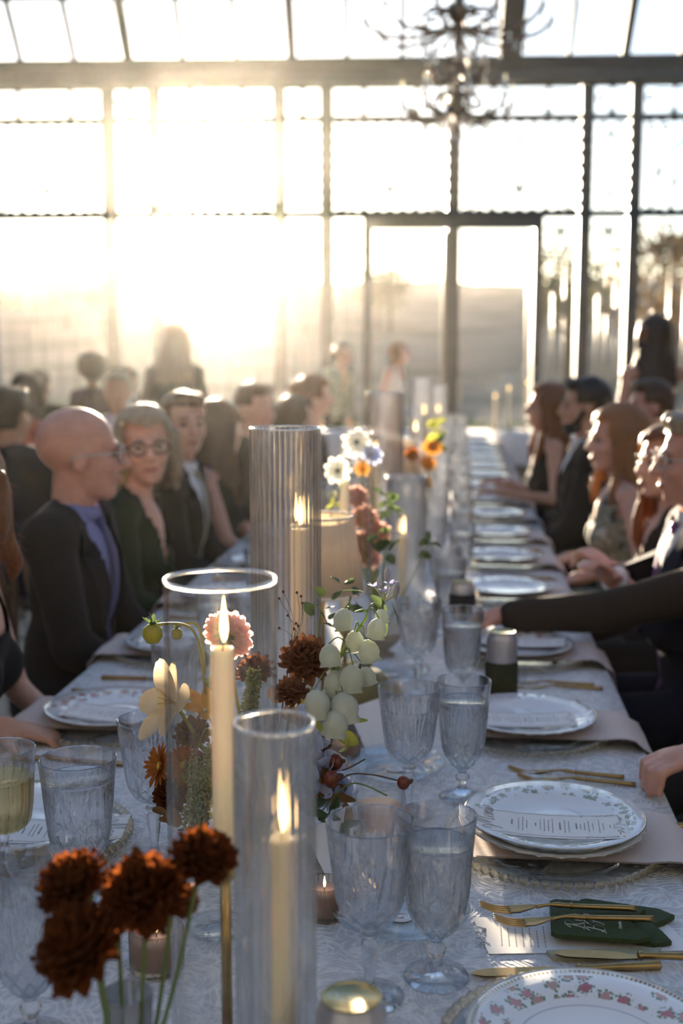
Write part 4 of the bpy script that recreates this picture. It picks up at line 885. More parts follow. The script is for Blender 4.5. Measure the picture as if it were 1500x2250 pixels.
# bellflower spray
def bell_mesh(s): 
    return MB().lathe([(.0004, 0), (.004*s, -.0008*s), (.0095*s, -.005*s), (.0132*s, -.012*s), (.0140*s, -.019*s), (.0122*s, -.0245*s), (.0142*s, -.029*s), (.0138*s, -.0295*s), (.0115*s, -.0245*s), (.0130*s, -.019*s), (.0122*s, -.012*s), (.0085*s, -.006*s), (.0004, -.003*s)], 30, lambda t_, z, r, i: r*(1+(.10*math.cos(5*t_) if i in (6, 7) else .035*math.cos(5*t_)))).mesh('bell', PT['bell'])
spray = bez([fp(690, 1560, 1.70), fp(718, 1500, 1.68), fp(752, 1435, 1.66), fp(785, 1385, 1.65), fp(806, 1352, 1.64), fp(798, 1340, 1.64), fp(778, 1345, 1.64)], 6)
o = flower_root('bellflower_spray', 'arching spray of white bellflowers right of the hurricanes', 'flower', spray[0]); c = spray[0]
MB().tube([p-c for p in spray], [.0032-.0022*i/(len(spray)-1) for i in range(len(spray))], 8).build('stem', mat('spray_green', (.22, .34, .05), .5, trl=.3), o)
bm1 = bell_mesh(1.0)
for bx, by, s_, k_ in ((832, 1372, .95, 1.63), (834, 1348, .7, 1.65), (758, 1350, .95, 1.64), (748, 1362, .75, 1.66), (778, 1400, .95, 1.65), (805, 1420, 1.05, 1.64), (722, 1430, 1.1, 1.65), (775, 1478, 1.25, 1.64), (800, 1478, .9, 1.67), (735, 1490, 1.2, 1.65), (752, 1540, 1.45, 1.63), (742, 1575, 1.3, 1.62), (690, 1535, 1.3, 1.62), (728, 1518, .9, 1.68)):
    q = fp(bx, by-14*s_, k_); j = min(spray, key=lambda p: (p-(q+V((-.005, 0, .012)))).length); b = inst('bell', bm1, o, q-c, (random.uniform(-.25, .25), max(-.4, min(.4, (j-q).x*9)), random.random()*6), s_)
    mp = (j+q)/2+V((0, 0, .010)); MB().tube([p-c for p in bez([j, mp, q], 4)], .0009, 5).build('pedicel', stem_g, o)
stem_to(o, c, fq(.02), stem_g, .003)
# lilac star flowers with rimmed leaves
top = fp(838, 1325, 1.70); o = flower_root('star_flower', 'lilac star-flower sprig with pale-edged leaves above the bellflowers', 'flower', top); sm = petal_mesh('petal', .013, .0065, .3, .1, PT['lilac']); lm = petal_mesh('leaf', .036, .015, .25, -.15, lf_g, .9, 7, 4, 0, False)
for px_, py_, k_, n in ((850, 1262, 1.70, 0), (858, 1285, 1.69, 1), (822, 1290, 1.71, 1), (868, 1300, 1.7, 0), (842, 1300, 1.69, 1), (833, 1282, 1.72, 0), (872, 1290, 1.71, 0)):
    q = fp(px_, py_, k_); MB().tube([p-top for p in bez([q, (q+top)/2+V((.004, 0, 0)), top], 4)], .0009, 5).build('pedicel', mat('downy_stem', (.36, .36, .24), .7, trl=.3), o)
    if n:
        for i in range(5): inst('petal', sm, o, q-top, (.3, -.35, i*TAU/5))
    else: MB().lathe([(.0003, -.012), (.003, -.009), (.0042, -.001), (.003, .006), (.0003, .011)], 10).build('bud', mat('downy_bud', (.36, .35, .38), .7, trl=.25), o, tuple(q-top))
for px_, py_, rr in ((858, 1345, (.2, 1.1, .35)), (838, 1372, (.1, 1.2, .9)), (798, 1322, (.2, -.1, PI-.2)), (815, 1330, (.3, .5, -.6))): inst('leaf', lm, o, fp(px_, py_-22, 1.7)-top, rr)
stem_to(o, top, fq(.03), dark_tw, .0018, (.02, 0, 0))
# pale blue florets
q = fp(722, 1660, 1.66); o = flower_root('delphinium', 'pale blue delphinium florets behind the front hurricane', 'flower', q); bm_ = petal_mesh('petal', .024, .024, .35, .15, PT['blue'], .6, 5, 4, .0015); rg = random.Random(8)
for i in range(15):
    c_ = V((rg.uniform(-.026, .022), rg.uniform(-.02, .02), rg.uniform(-.075, .06))); dr = rg.uniform(-.6, .6)
    for j in range(5): inst('petal', bm_, o, c_, (1.1+dr*.3, -.3+dr, j*TAU/5+dr))
stem_to(o, q+V((0, 0, .04)), fq(.03), stem_g, .0022)
# leaves, hips and twigs
def leaf_sprig(px, py, k, label, m, n, s, seed, name='leaf_sprig', foot=None):
    q = fp(px, py, k); o = flower_root(name, label, 'leaves', q); rg = random.Random(seed); me = petal_mesh('leaf', s, s*.62, .2, -.1, m, .7, 6, 4, .0012)
    for i in range(n): inst('leaf', me, o, (rg.uniform(-.02, .02), rg.uniform(-.015, .015), rg.uniform(-.03, .03)), (rg.uniform(-1.2, 1.2), rg.uniform(-.9, .6), rg.random()*TAU), rg.uniform(.7, 1.15))
    stem_to(o, q, foot if foot is not None else fq((px-560)*.0004), stem_g, .0016); return o
leaf_sprig(742, 1590, 1.68, 'lime-green crinkled leaves below the bellflowers', lf_y, 6, .05, 1); leaf_sprig(735, 1735, 1.66, 'autumn-tinted leaves beside the rose hips', lf_r, 9, .042, 2); leaf_sprig(715, 1790, 1.62, 'green and rust leaves low beside the front hurricane', lf_g, 8, .036, 3); leaf_sprig(705, 1340, 1.85, 'dark foliage beside the lampshade foot', lf_g, 9, .024, 4); leaf_sprig(470, 1540, 1.72, 'olive seed-pod leaves beside the tall taper', am_g, 9, .026, 5); leaf_sprig(770, 1310, 2.0, 'small green sprig behind the star flowers', lf_g, 10, .024, 6); leaf_sprig(400, 1800, 1.62, 'dark leaves at the foot of the amaranth', lf_r, 8, .03, 7); leaf_sprig(610, 1560, 1.8, 'brown leaves behind the front hurricane', lf_r, 8, .036, 12)
def twig(pts, hips, label, m=dark_tw, r=.0011):
    w_ = [fp(*p) for p in pts]; c = w_[0]; o = flower_root('rose_hip_twig', label, 'twig', c); MB().tube([p-c for p in bez(w_, 7)], r, 6).build('twig', m, o)
    for px_, py_, k_, s_ in hips: h = fp(px_, py_, k_); MB().ell((0,0,0), (.0075*s_, .0075*s_, .0085*s_), 14, 10).build('hip', berry, o, tuple(h-c)); MB().lathe([(.0003, 0), (.003*s_, .002), (.0042*s_, .006*s_)], 6).build('hip_crown', dark_tw, o, tuple(h-c+V((.0075*s_, 0, -.002)))) 
    stem_to(o, c, fq(.03), m, .0014); return o
twig([(715, 1745, 1.65), (760, 1705, 1.62), (815, 1702, 1.60), (884, 1718, 1.58)], [(886, 1720, 1.58, 1.15)], 'thin twig tipped with a single rose hip'); twig([(700, 1760, 1.66), (725, 1700, 1.66), (760, 1690, 1.65), (802, 1668, 1.64)], [(728, 1712, 1.64, 1.5), (738, 1675, 1.66, 1.4), (712, 1640, 1.68, 1.0)], 'dark twig with three rose hips by the autumn leaves'); twig([(470, 1620, 1.68), (452, 1600, 1.68), (436, 1640, 1.66), (433, 1660, 1.66)], [(433, 1668, 1.66, 1.5), (418, 1720, 1.65, 1.4)], 'bent stem with dark red hips behind the taper', stem_g); twig([(700, 1790, 1.66), (770, 1722, 1.6), (850, 1748, 1.58)], [], 'bare curling twig crossing the bread plate', stem_g)
o = flower_root('seed_head_spray', 'wiry spray of tiny seed heads before the ribbed hurricane', 'plant', fp(640, 1420, 1.72)); c = o.location.copy()
for px_, py_ in ((652, 1302), (664, 1325), (661, 1310), (632, 1352), (650, 1370), (655, 1375), (646, 1382), (613, 1380), (613, 1315), (622, 1300)): q = fp(px_, py_, 1.72); MB().tube([p-c for p in bez([c, (c+q)/2+V((.008, 0, .004)), q], 4)], .0004, 4).build('wire_stem', dark_tw, o); MB().ell(tuple(q-c), .0022, 7, 5).build('seed_head', seed_m, o)
stem_to(o, c, fq(.01), dark_tw, .001)
# rust marigolds in the little ribbed vase
vr = PK(280, 2178, 1.10); VX, VY_, vh = vr.x, vr.y, vr.z-TZ
t = thing('bud_vase', 'small ribbed glass vase holding the rust marigolds', 'vase', (VX, VY_, TZ)); MB().lathe([(.0003, 0), (.020, 0), (.022, .003), (.018, vh*.4), (.0235, vh-.001), (.0225, vh), (.0215, vh-.001), (.016, vh*.4), (.0185, .008), (.0003, .007)], 96, lambda t_, z, r, i: r+(.0007*math.cos(16*t_) if 2 <= i <= 4 else 0)).build('body', crystal, t)
MB().lathe([(.0003, .0075), (.018, .009), (.0158, vh*.4), (.0003, vh*.42)], 32).build('water', water_m, t)
for px_, py_, k_, r_, lab, d_ in ((165, 1945, 1.07, .031, 'rust marigold tilted left, topmost of its pair', (-.5, -.1, .8)), (318, 1964, 1.05, .036, 'large round rust marigold in the middle of the vase', (.1, -.5, .8)), (178, 2085, 1.02, .038, 'biggest rust marigold drooping low on the left', (-.5, -.4, .6)), (445, 1888, 1.06, .028, 'rust marigold on the long slanting stem', (.25, -.1, .9)), (262, 2015, 1.12, .023, 'half-hidden rust marigold between the larger blooms', (0, .2, .9)), (390, 1978, 1.10, .018, 'small olive marigold bud behind the middle bloom', (.4, .3, .7))):
    rg = random.Random(lab); pompon(PK(px_, py_, k_), r_, lab, V((VX+rg.uniform(-.008, .008), VY_+rg.uniform(-.008, .008), TZ+.02)), 'rust' if 'olive' not in lab else 'brown', 105, d_, .003, bend=(((px_-280)*.00004), 0, .005), squash=.85)
# blurred arrangements further on
F2 = P(838, 1440); t = thing('flower_bowl', 'low bowl of flowers beyond the pleated lamp', 'bowl', (F2.x, F2.y, TZ)); MB().lathe([(.0003, 0), (.032, 0), (.034, .004), (.014, .012), (.04, .034), (.06, .066), (.057, .066), (.0003, .032)], 32).build('body', MATS['stone_glaze'], t); f2 = F2+V((0, 0, .05))
daisy(PK(742, 1035, 2.95), (.1, -.9, .3), .034, 'white anemone left of the flame behind the lamp', f2, 'white', 9, 2, eye_g, 'anemone', wid=.6); daisy(PK(783, 972, 3.1), (.1, -.9, .3), .036, 'white anemone under the rim of the clear hurricane', f2, 'white', 9, 2, eye_g, 'anemone', wid=.6); daisy(PK(815, 1000, 3.1), (.4, -.7, .3), .03, 'pale blue anemone beside the clear hurricane wall', f2, 'blue', 9, 2, eye_g, 'anemone', wid=.6); daisy(PK(795, 1030, 3.0), (.3, -.8, .3), .022, 'little amber daisy among the white anemones', f2, 'amber', 12, 2)
for i, (px_, py_, r_, lab) in enumerate(((800, 1140, .036, 'pink stock bloom at the top of its stem'), (828, 1172, .034, 'pink stock bloom leaning right'), (795, 1195, .036, 'pink stock bloom low beside the lampshade'), (812, 1228, .03, 'lowest pink stock bloom by the gourd'))): o = pompon(PK(px_, py_, 2.97), r_, lab, f2, 'stock', 60, (.2, -.5, .7)); o.name = 'stock_flower'
o = pompon(PK(782, 1095, 2.9), .032, 'coral carnation above the pink stock', f2, 'stock', 60, (0, -.5, .8)); leaf_sprig(850, 1110, 2.9, 'grey-green leaves right of the pink stock', lf_g, 12, .035, 31, foot=f2); leaf_sprig(842, 1190, 2.7, 'dark leaf mass beside the pink stock', lf_g, 14, .032, 32, foot=f2)
leaf_sprig(745, 1085, 3.0, 'feathery green stems under the white anemones', lf_y, 14, .03, 33, foot=f2); leaf_sprig(938, 1205, 2.95, 'green leaf tuft beside the goblets', lf_g, 9, .03, 34, foot=f2)
F3 = P(925, 1228); t = thing('flower_bowl', 'low bowl of orange flowers halfway down the table', 'bowl', (F3.x, F3.y, TZ)); MB().lathe([(.0003, 0), (.032, 0), (.034, .004), (.014, .012), (.04, .034), (.06, .066), (.057, .066), (.0003, .032)], 32).build('body', MATS['stone_glaze'], t); f3 = F3+V((0, 0, .05))
for px_, py_, r_, cl_, lab in ((948, 985, .036, 'amber', 'amber dahlia glowing beside the far hurricanes'), (938, 1020, .034, 'amber', 'amber dahlia lit from behind, lower of two'), (930, 1060, .032, 'amber', 'golden dahlia low in the orange arrangement'), (858, 1050, .03, 'orange', 'red-orange dahlia beside the short ribbed hurricane'), (905, 1000, .03, 'orange', 'orange dahlia between the ribbed hurricanes')): daisy(PK(px_, py_, 4.3), (.2, -.6, .5), r_, lab, f3, cl_, 18, 3, name='far_dahlia')
leaf_sprig(955, 940, 4.4, 'yellow-green foliage above the amber dahlias', lf_y, 14, .045, 35, foot=f3); leaf_sprig(965, 975, 4.45, 'olive foliage behind the amber dahlias', lf_g, 14, .045, 36, foot=f3)

# ------------------------------------------------------------------ chandelier
bronze = mat('chandelier_bronze', (.10, .06, .04), .45, .7, .4, 25); drop_g = glass('lustre_crystal', (1, .96, .9), .02, 1.55, .1)
CHY = 8.0; cc_ = PY(1003, 300, CHY); cz = cc_.z; zt = lambda py: PY(1003, py, CHY).z
t = thing('chandelier', 'two-tiered bronze chandelier hung with crystal drops', 'chandelier', (cc_.x, CHY, 0))
def zr(py, r): return (r, zt(py))
MB().lathe([(.0004, cz), (.02, cz+.02), (.03, zt(285)), (.012, zt(275)), (.02, zt(262)), (.05, zt(248)), (.06, zt(238)), (.03, zt(222)), (.018, zt(205)), (.035, zt(190)), (.02, zt(170)), (.045, zt(148)), (.02, zt(125)), (.03, zt(100)), (.02, zt(60)), (.06, zt(40)), (.07, zt(25)), (.03, zt(5)), (.02, zt(-60)), (.04, zt(-90)), (.012, zt(-140)), (.012, 7.6), (.0004, 7.6)], 20).build('stem', bronze, t)
dm = MB().lathe([(.0003, -.045), (.010, -.034), (.0125, -.022), (.006, -.008), (.0003, 0)], 6).mesh('crystal_drop', drop_g, False); bd = MB().ell((0,0,0), .011, 8, 6).mesh('crystal_bead', drop_g, False); cdl = MB().lathe([(.0003, 0), (.022, 0), (.028, .012), (.012, .014), (.011, .08), (.0003, .08)], 12).mesh('candle_tube', mat('candle_tube_ivory', (.7, .62, .48), .6)); blb = MB().lathe([(.0003, 0), (.011, .012), (.013, .03), (.005, .055), (.0003, .07)], 10).mesh('bulb', glass('bulb_glass', (1, .95, .85), 0, 1.3, .5))
for tier, (n, r_, py_, ph) in enumerate(((8, .36, 240, .2), (6, .20, 160, .5), (10, .60, 60, .1))):
    z0_ = zt(py_)
    for i in range(n):
        a = TAU*i/n+ph; ca, sa = math.cos(a), math.sin(a); pp = bez([(.03*ca, .03*sa, z0_), (r_*.4*ca, r_*.4*sa, z0_-.06), (r_*.8*ca, r_*.8*sa, z0_-.05), (r_*ca, r_*sa, z0_+.03)], 5)
        MB().tube(pp, .014, 6).build('arm', bronze, t); MB().tube(bez([(.03*ca, .03*sa, z0_+.10), (r_*.35*ca, r_*.35*sa, z0_+.09), (r_*.45*ca, r_*.45*sa, z0_+.02), (r_*.3*ca, r_*.3*sa, z0_)], 4), .010, 5).build('scroll', bronze, t)
        inst('candle_tube', cdl, t, (r_*ca, r_*sa, z0_+.03))
        if tier != 1: inst('bulb', blb, t, (r_*ca, r_*sa, z0_+.11))
        for q, dz in ((1.0, .02), (.62, -.07), (.3, -.05)): inst('crystal_bead', bd, t, (r_*q*ca, r_*q*sa, z0_+dz-.025)); inst('crystal_drop', dm, t, (r_*q*ca, r_*q*sa, z0_+dz-.035), (0, 0, a), 1.25 if q == 1 else 1)
for i in range(6): inst('crystal_bead', bd, t, (.03*math.cos(i), .03*math.sin(i), cz+.03)); inst('crystal_drop', dm, t, (.03*math.cos(i), .03*math.sin(i), cz+.02))

# ------------------------------------------------------------------ people
work = bpy.data.scenes.new('work')                    # empty bench scene: shapes are evaluated there, away from the full hall
def remesh(mb, vox, it, m, sm=.5):
    me = mb.mesh('tmp', m); o = bpy.data.objects.new('tmp', me); work.collection.objects.link(o)
    a = o.modifiers.new('r', 'REMESH'); a.mode = 'VOXEL'; a.voxel_size = vox; a.use_smooth_shade = True
    if it: b = o.modifiers.new('s', 'SMOOTH'); b.factor = sm; b.iterations = it
    vl = work.view_layers[0]; vl.update(); dg = vl.depsgraph; r = bpy.data.meshes.new_from_object(o.evaluated_get(dg)); bpy.data.objects.remove(o); bpy.data.meshes.remove(me)
    r.materials.clear(); r.materials.append(m); r.polygons.foreach_set('use_smooth', [True]*len(r.polygons)); return r
def cutmesh(me, test, disp=None):
    bm = bmesh.new(); bm.from_mesh(me)
    if disp:
        bm.normal_update()
        for v in bm.verts: v.co += v.normal*disp(v.co)
    if test: bmesh.ops.delete(bm, geom=[f for f in bm.faces if test(f.calc_center_median())], context='FACES')
    bm.to_mesh(me); bm.free(); return me
SKIN = {'fair': mat('skin_fair', (.62, .36, .26), .5, var=.12, scale=25, sss=.15), 'tan': mat('skin_tan', (.50, .27, .17), .5, var=.12, scale=25, sss=.15), 'deep': mat('skin_deep', (.20, .10, .06), .5, var=.12, scale=25, sss=.1), 'rosy': mat('skin_rosy', (.58, .30, .22), .5, var=.15, scale=25, sss=.15)}
def hairm(n, c, t_=.35): return mat('hair_'+n, c, .42, var=.45, scale=40, trl=t_, stretch=(6, 6, .6), bump=.5)
HAIR = {'dark': hairm('dark', (.035, .02, .012)), 'brown': hairm('brown', (.10, .05, .025)), 'auburn': hairm('auburn', (.22, .075, .02)), 'blonde': hairm('blonde', (.46, .24, .10), .5), 'grey': hairm('grey_blonde', (.42, .36, .27), .4), 'black': hairm('black', (.014, .01, .008), .2)}
CL = {}
def fabric(n, c, rough=.9, sheen=.02): return mat('fabric_'+n, c, rough, var=.2, scale=160, bump=.12, sheen=sheen, spec=.2)
FB = {'charcoal': fabric('charcoal', (.020, .0175, .016)), 'black': fabric('black', (.012, .012, .013)), 'brown': fabric('dark_brown', (.035, .027, .02)), 'navy': fabric('navy', (.016, .018, .03)), 'white': fabric('white', (.72, .72, .72)), 'blue': fabric('blue_shirt', (.20, .22, .42)), 'green': fabric('dark_green', (.022, .035, .018)), 'violet': fabric('violet_silk', (.16, .06, .20), .45), 'bluetie': fabric('blue_silk', (.06, .065, .16), .5), 'champagne': fabric('gold_silk', (.34, .29, .2), .5), 'grey': fabric('slate', (.06, .06, .07)), 'coral': fabric('coral', (.6, .2, .12)), 'cream': fabric('cream', (.66, .62, .56)), 'plum': fabric('plum', (.07, .045, .06))}
def print_fab():
    t = NT('floral_dress'); co = t.coord(); v = t.n('TexVoronoi', Scale=28.0); t.put(v.inputs['Vector'], co); n = t.n('TexNoise', Scale=22.0, Detail=3.0); t.put(n.inputs['Vector'], co)
    b = t.n('BsdfPrincipled', Roughness=.8); t.put(b.inputs['Base Color'], t.ramp(n.outputs[0], [(.36, (.05, .06, .05)), (.46, (.30, .32, .28)), (.55, (.14, .16, .08)), (.68, (.42, .42, .38))])); return t.done(b)
FB['floral'] = print_fab()
eye_m = mat('eye_dark', (.05, .035, .028), .3); lip_m = mat('lip', (.42, .18, .14), .5); spec_m = mat('spectacle_frame', (.03, .02, .02), .3); lens_m = thin('spectacle_lens', (.9, .9, .9), .02, .05, .4); shoe_m = mat('shoe_leather', (.02, .016, .012), .35); clear_fr = mat('pale_frame', (.5, .46, .42), .25)
def ik(S, W, l1, l2, pole):
    d = W-S; L = min(d.length, (l1+l2)*.995); d = d.normalized(); W = S+d*L; a = (l1*l1-l2*l2+L*L)/(2*L); h = math.sqrt(max(0, l1*l1-a*a)); p = (pole-d*pole.dot(d))
    return S+d*a+(p.normalized() if p.length > 1e-4 else V((0,0,-1)))*h, W
def hand(mb, W, d, up_, s, side, curl=.5):
    d = d.normalized(); x = d.cross(up_).normalized()*side; n = x.cross(d)*side                     # x: across the palm, thumb side
    rot = Matrix((x, d, n)).transposed()
    mb.ell(W+d*.045*s, (.038*s, .052*s, .016*s), 12, 8, rot); mb.cap(W-d*.02*s, W+d*.03*s, .026*s, .027*s, 10)
    for i, (o_, L) in enumerate(((.028, .070), (.010, .079), (-.009, .073), (-.026, .056))):
        b = W+d*.088*s+x*o_*s; c1 = b+(d*math.cos(curl*.6)-n*math.sin(curl*.6))*L*.5*s; c2 = c1+(d*math.cos(curl*1.9)-n*math.sin(curl*1.9))*L*.5*s
        mb.cap(b-d*.02*s, c1, .0098*s, .0090*s, 8); mb.cap(c1, c2, .0088*s, .0075*s, 8)
    b = W+d*.025*s+x*.028*s; m_ = b+(d*.6+x*.75-n*.25).normalized()*.036*s; mb.cap(b, m_, .0125*s, .011*s, 8); mb.cap(m_, m_+(d*.95+x*.1-n*.4).normalized()*.03*s, .0108*s, .0085*s, 8)
chair_parts = None
def chair(root, who):
    global chair_parts
    if chair_parts is None:
        wd = mat('chair_wood', (.09, .055, .03), .5, var=.3, stretch=(1, 1, 8)); chair_parts = []
        mb = MB().lathe([(.0003, .425), (.21, .425), (.222, .432), (.222, .448), (.20, .458), (.0003, .458)], 28); chair_parts.append(('seat', mb.mesh('seat', wd)))
        for x in (-1, 1):
            chair_parts.append(('leg', MB().tube([(x*.17, .17, .43), (x*.19, .19, 0)], [.017, .014], 8).mesh('leg', wd)))
            chair_parts.append(('leg', MB().tube(bez([(x*.19, -.25, 0), (x*.175, -.19, .44), (x*.185, -.25, .9)], 5), .0155, 8).mesh('leg', wd)))
        chair_parts.append(('top_rail', MB().tube(bez([(-.185, -.25, .9), (0, -.29, .93), (.185, -.25, .9)], 6), .018, 8).mesh('top_rail', wd)))
        for x in (-1, 1): chair_parts.append(('cross_brace', MB().tube(bez([(x*.178, -.2, .5), (0, -.265, .69), (-x*.182, -.255, .87)], 5), .009, 6).mesh('cross_brace', wd)))
        for y in (-.2, .18): chair_parts.append(('stretcher', MB().tube([(-.18, y, .2), (.18, y, .2)], .009, 6).mesh('stretcher', wd)))
    t = thing('dining_chair', 'dark wooden cross-back chair under '+who, 'chair', (root.location.x, root.location.y, 0), root.rotation_euler[2])
    for nm, me in chair_parts: inst(nm, me, t)
    return t
def person(label, head, rz, who=None, seated=True, lean=.08, hd=(0, 0, 0), hair=('short', 'dark'), outfit=('suit', 'charcoal', 'white', 'bluetie'), skin='fair', hands=(None, None), vox=.010, male=True, specs=None, beard=False, fly=1, curl=.5, hscale=1.0, give_chair=True, side_lean=0):
    H = V(head); rng = random.Random(label)
    z0, hz = (.46, 1.235) if seated else (.90, 1.60)
    s = (H.z-z0)/(hz-z0) if seated else H.z/hz
    if not seated: z0 = .90*s
    Rt = Matrix.Rotation(-lean, 3, 'X') @ Matrix.Rotation(side_lean, 3, 'Y'); pv = V((0, 0, z0+.095*s if seated else .96*s)); up0 = .58 if seated else .64
    def T(v): return pv+Rt @ (V(v)*s)
    k = .53 if seated else .495
    nb = T((0, -.012, k)); hc = nb+(Matrix.Rotation(-lean*.5, 3, 'X') @ V((0, .022, .145)))*s
    dz = H.z-hc.z                                                       # settle the head exactly at its height
    if seated: pv = pv+V((0, 0, dz)); nb = nb+V((0, 0, dz)); hc = hc+V((0, 0, dz))
    else: pv.z += dz; nb.z += dz; hc.z += dz
    rot2 = Matrix.Rotation(rz, 3, 'Z'); off = rot2 @ V((hc.x, hc.y, 0))
    root = thing('person', label, 'person', (H.x-off.x, H.y-off.y, 0), rz); inv = rot2.transposed()
    def toloc(w): q = V(w)-root.location; return inv @ q
    sh = .175 if male else .15; hs_ = hscale*(1.0 if male else .95)
    S = {g: T((g*sh, -.012, k-.062)) for g in (1, -1)}
    hm = Matrix.Translation(hc) @ (Matrix.Rotation(hd[0], 4, 'Z') @ Matrix.Rotation(-hd[1], 4, 'X') @ Matrix.Rotation(hd[2], 4, 'Y')) @ Matrix.Scale(hs_, 4)
    body = MB()
    # head
    def E(c, r, ro=None): body.ell(c, r, 16, 12, ro, hm)
    E((0, -.014, .034), (.075, .096, .084)); E((0, .026, -.030), (.059, .066, .086)); E((0, .060, -.094), (.026, .024, .019)); E((0, .038, -.085), (.042, .042, .026))
    E((0, .080, .022), (.046, .014, .010)); body.cap((0, .090, .012), (0, .109, -.026), .0085, .0125, 10, hm); E((.010, .098, -.030), (.008, .010, .007)); E((-.010, .098, -.030), (.008, .010, .007))
    for g in (-1, 1): E((g*.036, .062, -.026), (.024, .026, .026)); E((g*.0765, -.006, -.012), (.008, .019, .030), Matrix.Rotation(-.25, 3, 'X'))
    E((0, .0855, -.0565), (.022, .010, .0055)); E((0, .0835, -.0685), (.020, .010, .0065))
    nt_ = hm @ V((0, -.022, -.05)); body.cap(nb+V((0, 0, -.02)), nt_, .058*s*(1 if male else .86), .052*s*(1 if male else .86), 14)
    # trunk
    tr = []
    tr += [('e', (0, .012, .33), (.150 if male else .128, .098, .185)), ('e', (0, .005, .14), (.135 if male else .115, .095, .16)), ('e', (0, 0, .0), (.165, .118, .105)), ('e', (0, 0, .43), (.15 if male else .125, .075, .08))]
    def trunk(mb, o_, sh_=True):
        for _, c, r in tr: mb.ell(T(c), tuple((q+o_)*s for q in r), 18, 12, Rt)
        if sh_:
            for g in (1, -1): mb.cap(T((0, -.012, k-.03)), S[g], .052*s+o_, (.056 if male else .046)*s+o_, 12)
    trunk(body, 0)
    if not male:
        for g in (1, -1): body.ell(T((g*.06, .085, .30)), (.055*s, .045*s, .055*s), 12, 8)
    wr = {}
    for g, hnd in zip((-1, 1), hands):
        W = toloc(hnd) if hnd is not None else (V((g*.11, .30, z0+.17)) if seated else V((g*.24*s, .06, z0-.02)))
        el, W = ik(S[g], W, .285*s, .255*s, V((g*.55, -.35, -1)) if seated else V((g*.3, -1, -.2))); wr[g] = (el, W)
        a1 = (.048 if male else .038)*s; body.cap(S[g], el, a1, a1*.82, 12); body.cap(el, W, a1*.84, a1*.56, 12); hand(body, W, W-el, V((0, 0, 1)) if abs((W-el).normalized().z) < .85 else V((0, 1, 0)), s, -g, curl)
    lg = {}
    for g in (-1, 1):
        if seated: hip, kn, an = T((g*.085, .01, -.02)), V((g*.115, .43, z0+.06)), V((g*.12, .45, .08))
        else: hip, kn, an = T((g*.085, 0, -.04)), V((g*.095, .02, .50*s)), V((g*.10, -.02, .09))
        lg[g] = (hip, kn, an)
        body.cap(hip, kn, .078*s, .056*s, 12); body.cap(kn, an, .054*s, .036*s, 12); body.cap(an+V((0, -.02, -.045)), an+V((0, .14, -.05)), .033, .027, 10)
    o = inst('body', remesh(body, vox, 3, SKIN[skin], .4), root)
    fine = min(vox, .010)
    # face
    if vox < .011:
        for g in (-1, 1):
            MB().ell((g*.031, .0795, .004), (.0135, .009, .0068), 10, 7, None, hm).build('eye', eye_m, root)
            MB().tube(bez([(g*.014, .0935, .0235), (g*.032, .0915, .0295), (g*.050, .080, .0225)], 4), [.0025, .003, .0034, .0036, .0034, .003, .0026, .002, .0012], 6, hm).build('eyebrow', HAIR[hair[1]] if hair[1] in HAIR else HAIR['brown'], root)
        MB().ell((0, .090, -.0625), (.0215, .0065, .0085), 12, 6, None, hm).build('lips', lip_m, root)
    if specs:
        t_ = thing('spectacles', specs, None); del t_['label']; t_['label'] = specs; t_.parent = root; fm = spec_m if 'dark' in specs else clear_fr
        for g in (-1, 1):
            pts = [(g*.034+.027*math.cos(a*TAU/20)*(1+.1*math.cos(4*a*TAU/20)), .102-.010*abs(math.cos(a*TAU/20)), .002+.020*math.sin(a*TAU/20)) for a in range(21)]
            MB().tube(pts, .0024, 6, hm).build('frame', fm, t_); MB().ell((g*.034, .100, .002), (.026, .002, .019), 14, 6, None, hm).build('lens', lens_m, t_)
            MB().tube([(g*.06, .095, .008), (g*.078, .06, .008), (g*.081, -.012, .004), (g*.079, -.03, -.008)], .002, 6, hm).build('temple', fm, t_)
        MB().tube(bez([(-.009, .104, .006), (0, .107, .010), (.009, .104, .006)], 3), .002, 6, hm).build('bridge', fm, t_)
    # clothes
    kind = outfit[0]; iT = Rt.transposed()
    def tl(p): return (iT @ (V(p)-pv))/s
    def limb(mb, o_, to=1.0):
        for g in (1, -1):
            el, W = wr[g]; a1 = (.048 if male else .038)*s; e2 = el+(W-el)*to; mb.cap(S[g], el, a1+o_*1.2, a1*.84+o_*1.1, 12); mb.cap(el, e2, a1*.86+o_*1.1, a1*.6+o_*1.15, 12)
    if kind == 'suit':
        m1 = MB(); trunk(m1, .008); inst('shirt', cutmesh(remesh(m1, .013, 2, FB[outfit[2]]), lambda c: tl(c).z > k+.03), root)
        MB().lathe([(.063*s, 0), (.058*s, .035*s), (.056*s, .034*s), (.060*s, -.002)], 24, closed=True).build('shirt_collar', FB[outfit[2]], root, tuple(nb+V((0, .012, -.016*s))), rot=(-lean-.12, 0, 0))
        m2 = MB(); trunk(m2, .022); limb(m2, .014, .93)
        for g in (1, -1): m2.cap(T((g*.09, .02, .02)), T((g*.12, .03, -.09)), .10*s, .10*s)
        zl = .12
        jm = cutmesh(remesh(m2, .012, 3, FB[outfit[1]]), lambda c: (lambda q: q.z > k+.028 or (q.y > -.01 and zl < q.z < k+.06 and abs(q.x) < .088*(q.z-zl)/(k-zl)*1.12))(tl(c)), lambda c: .0035*noise.noise(V(c)*9))
        jo = inst('jacket', jm, root); bv = BVHTree.FromPolygons([v.co for v in jm.vertices], [p.vertices for p in jm.polygons])
        def front(x, z, lift):
            og = T((x, .6, z)); d_ = Rt @ V((0, -1, 0)); h = bv.ray_cast(og, d_); return (h[0]-d_*lift) if h[0] is not None else T((x, .10, z))
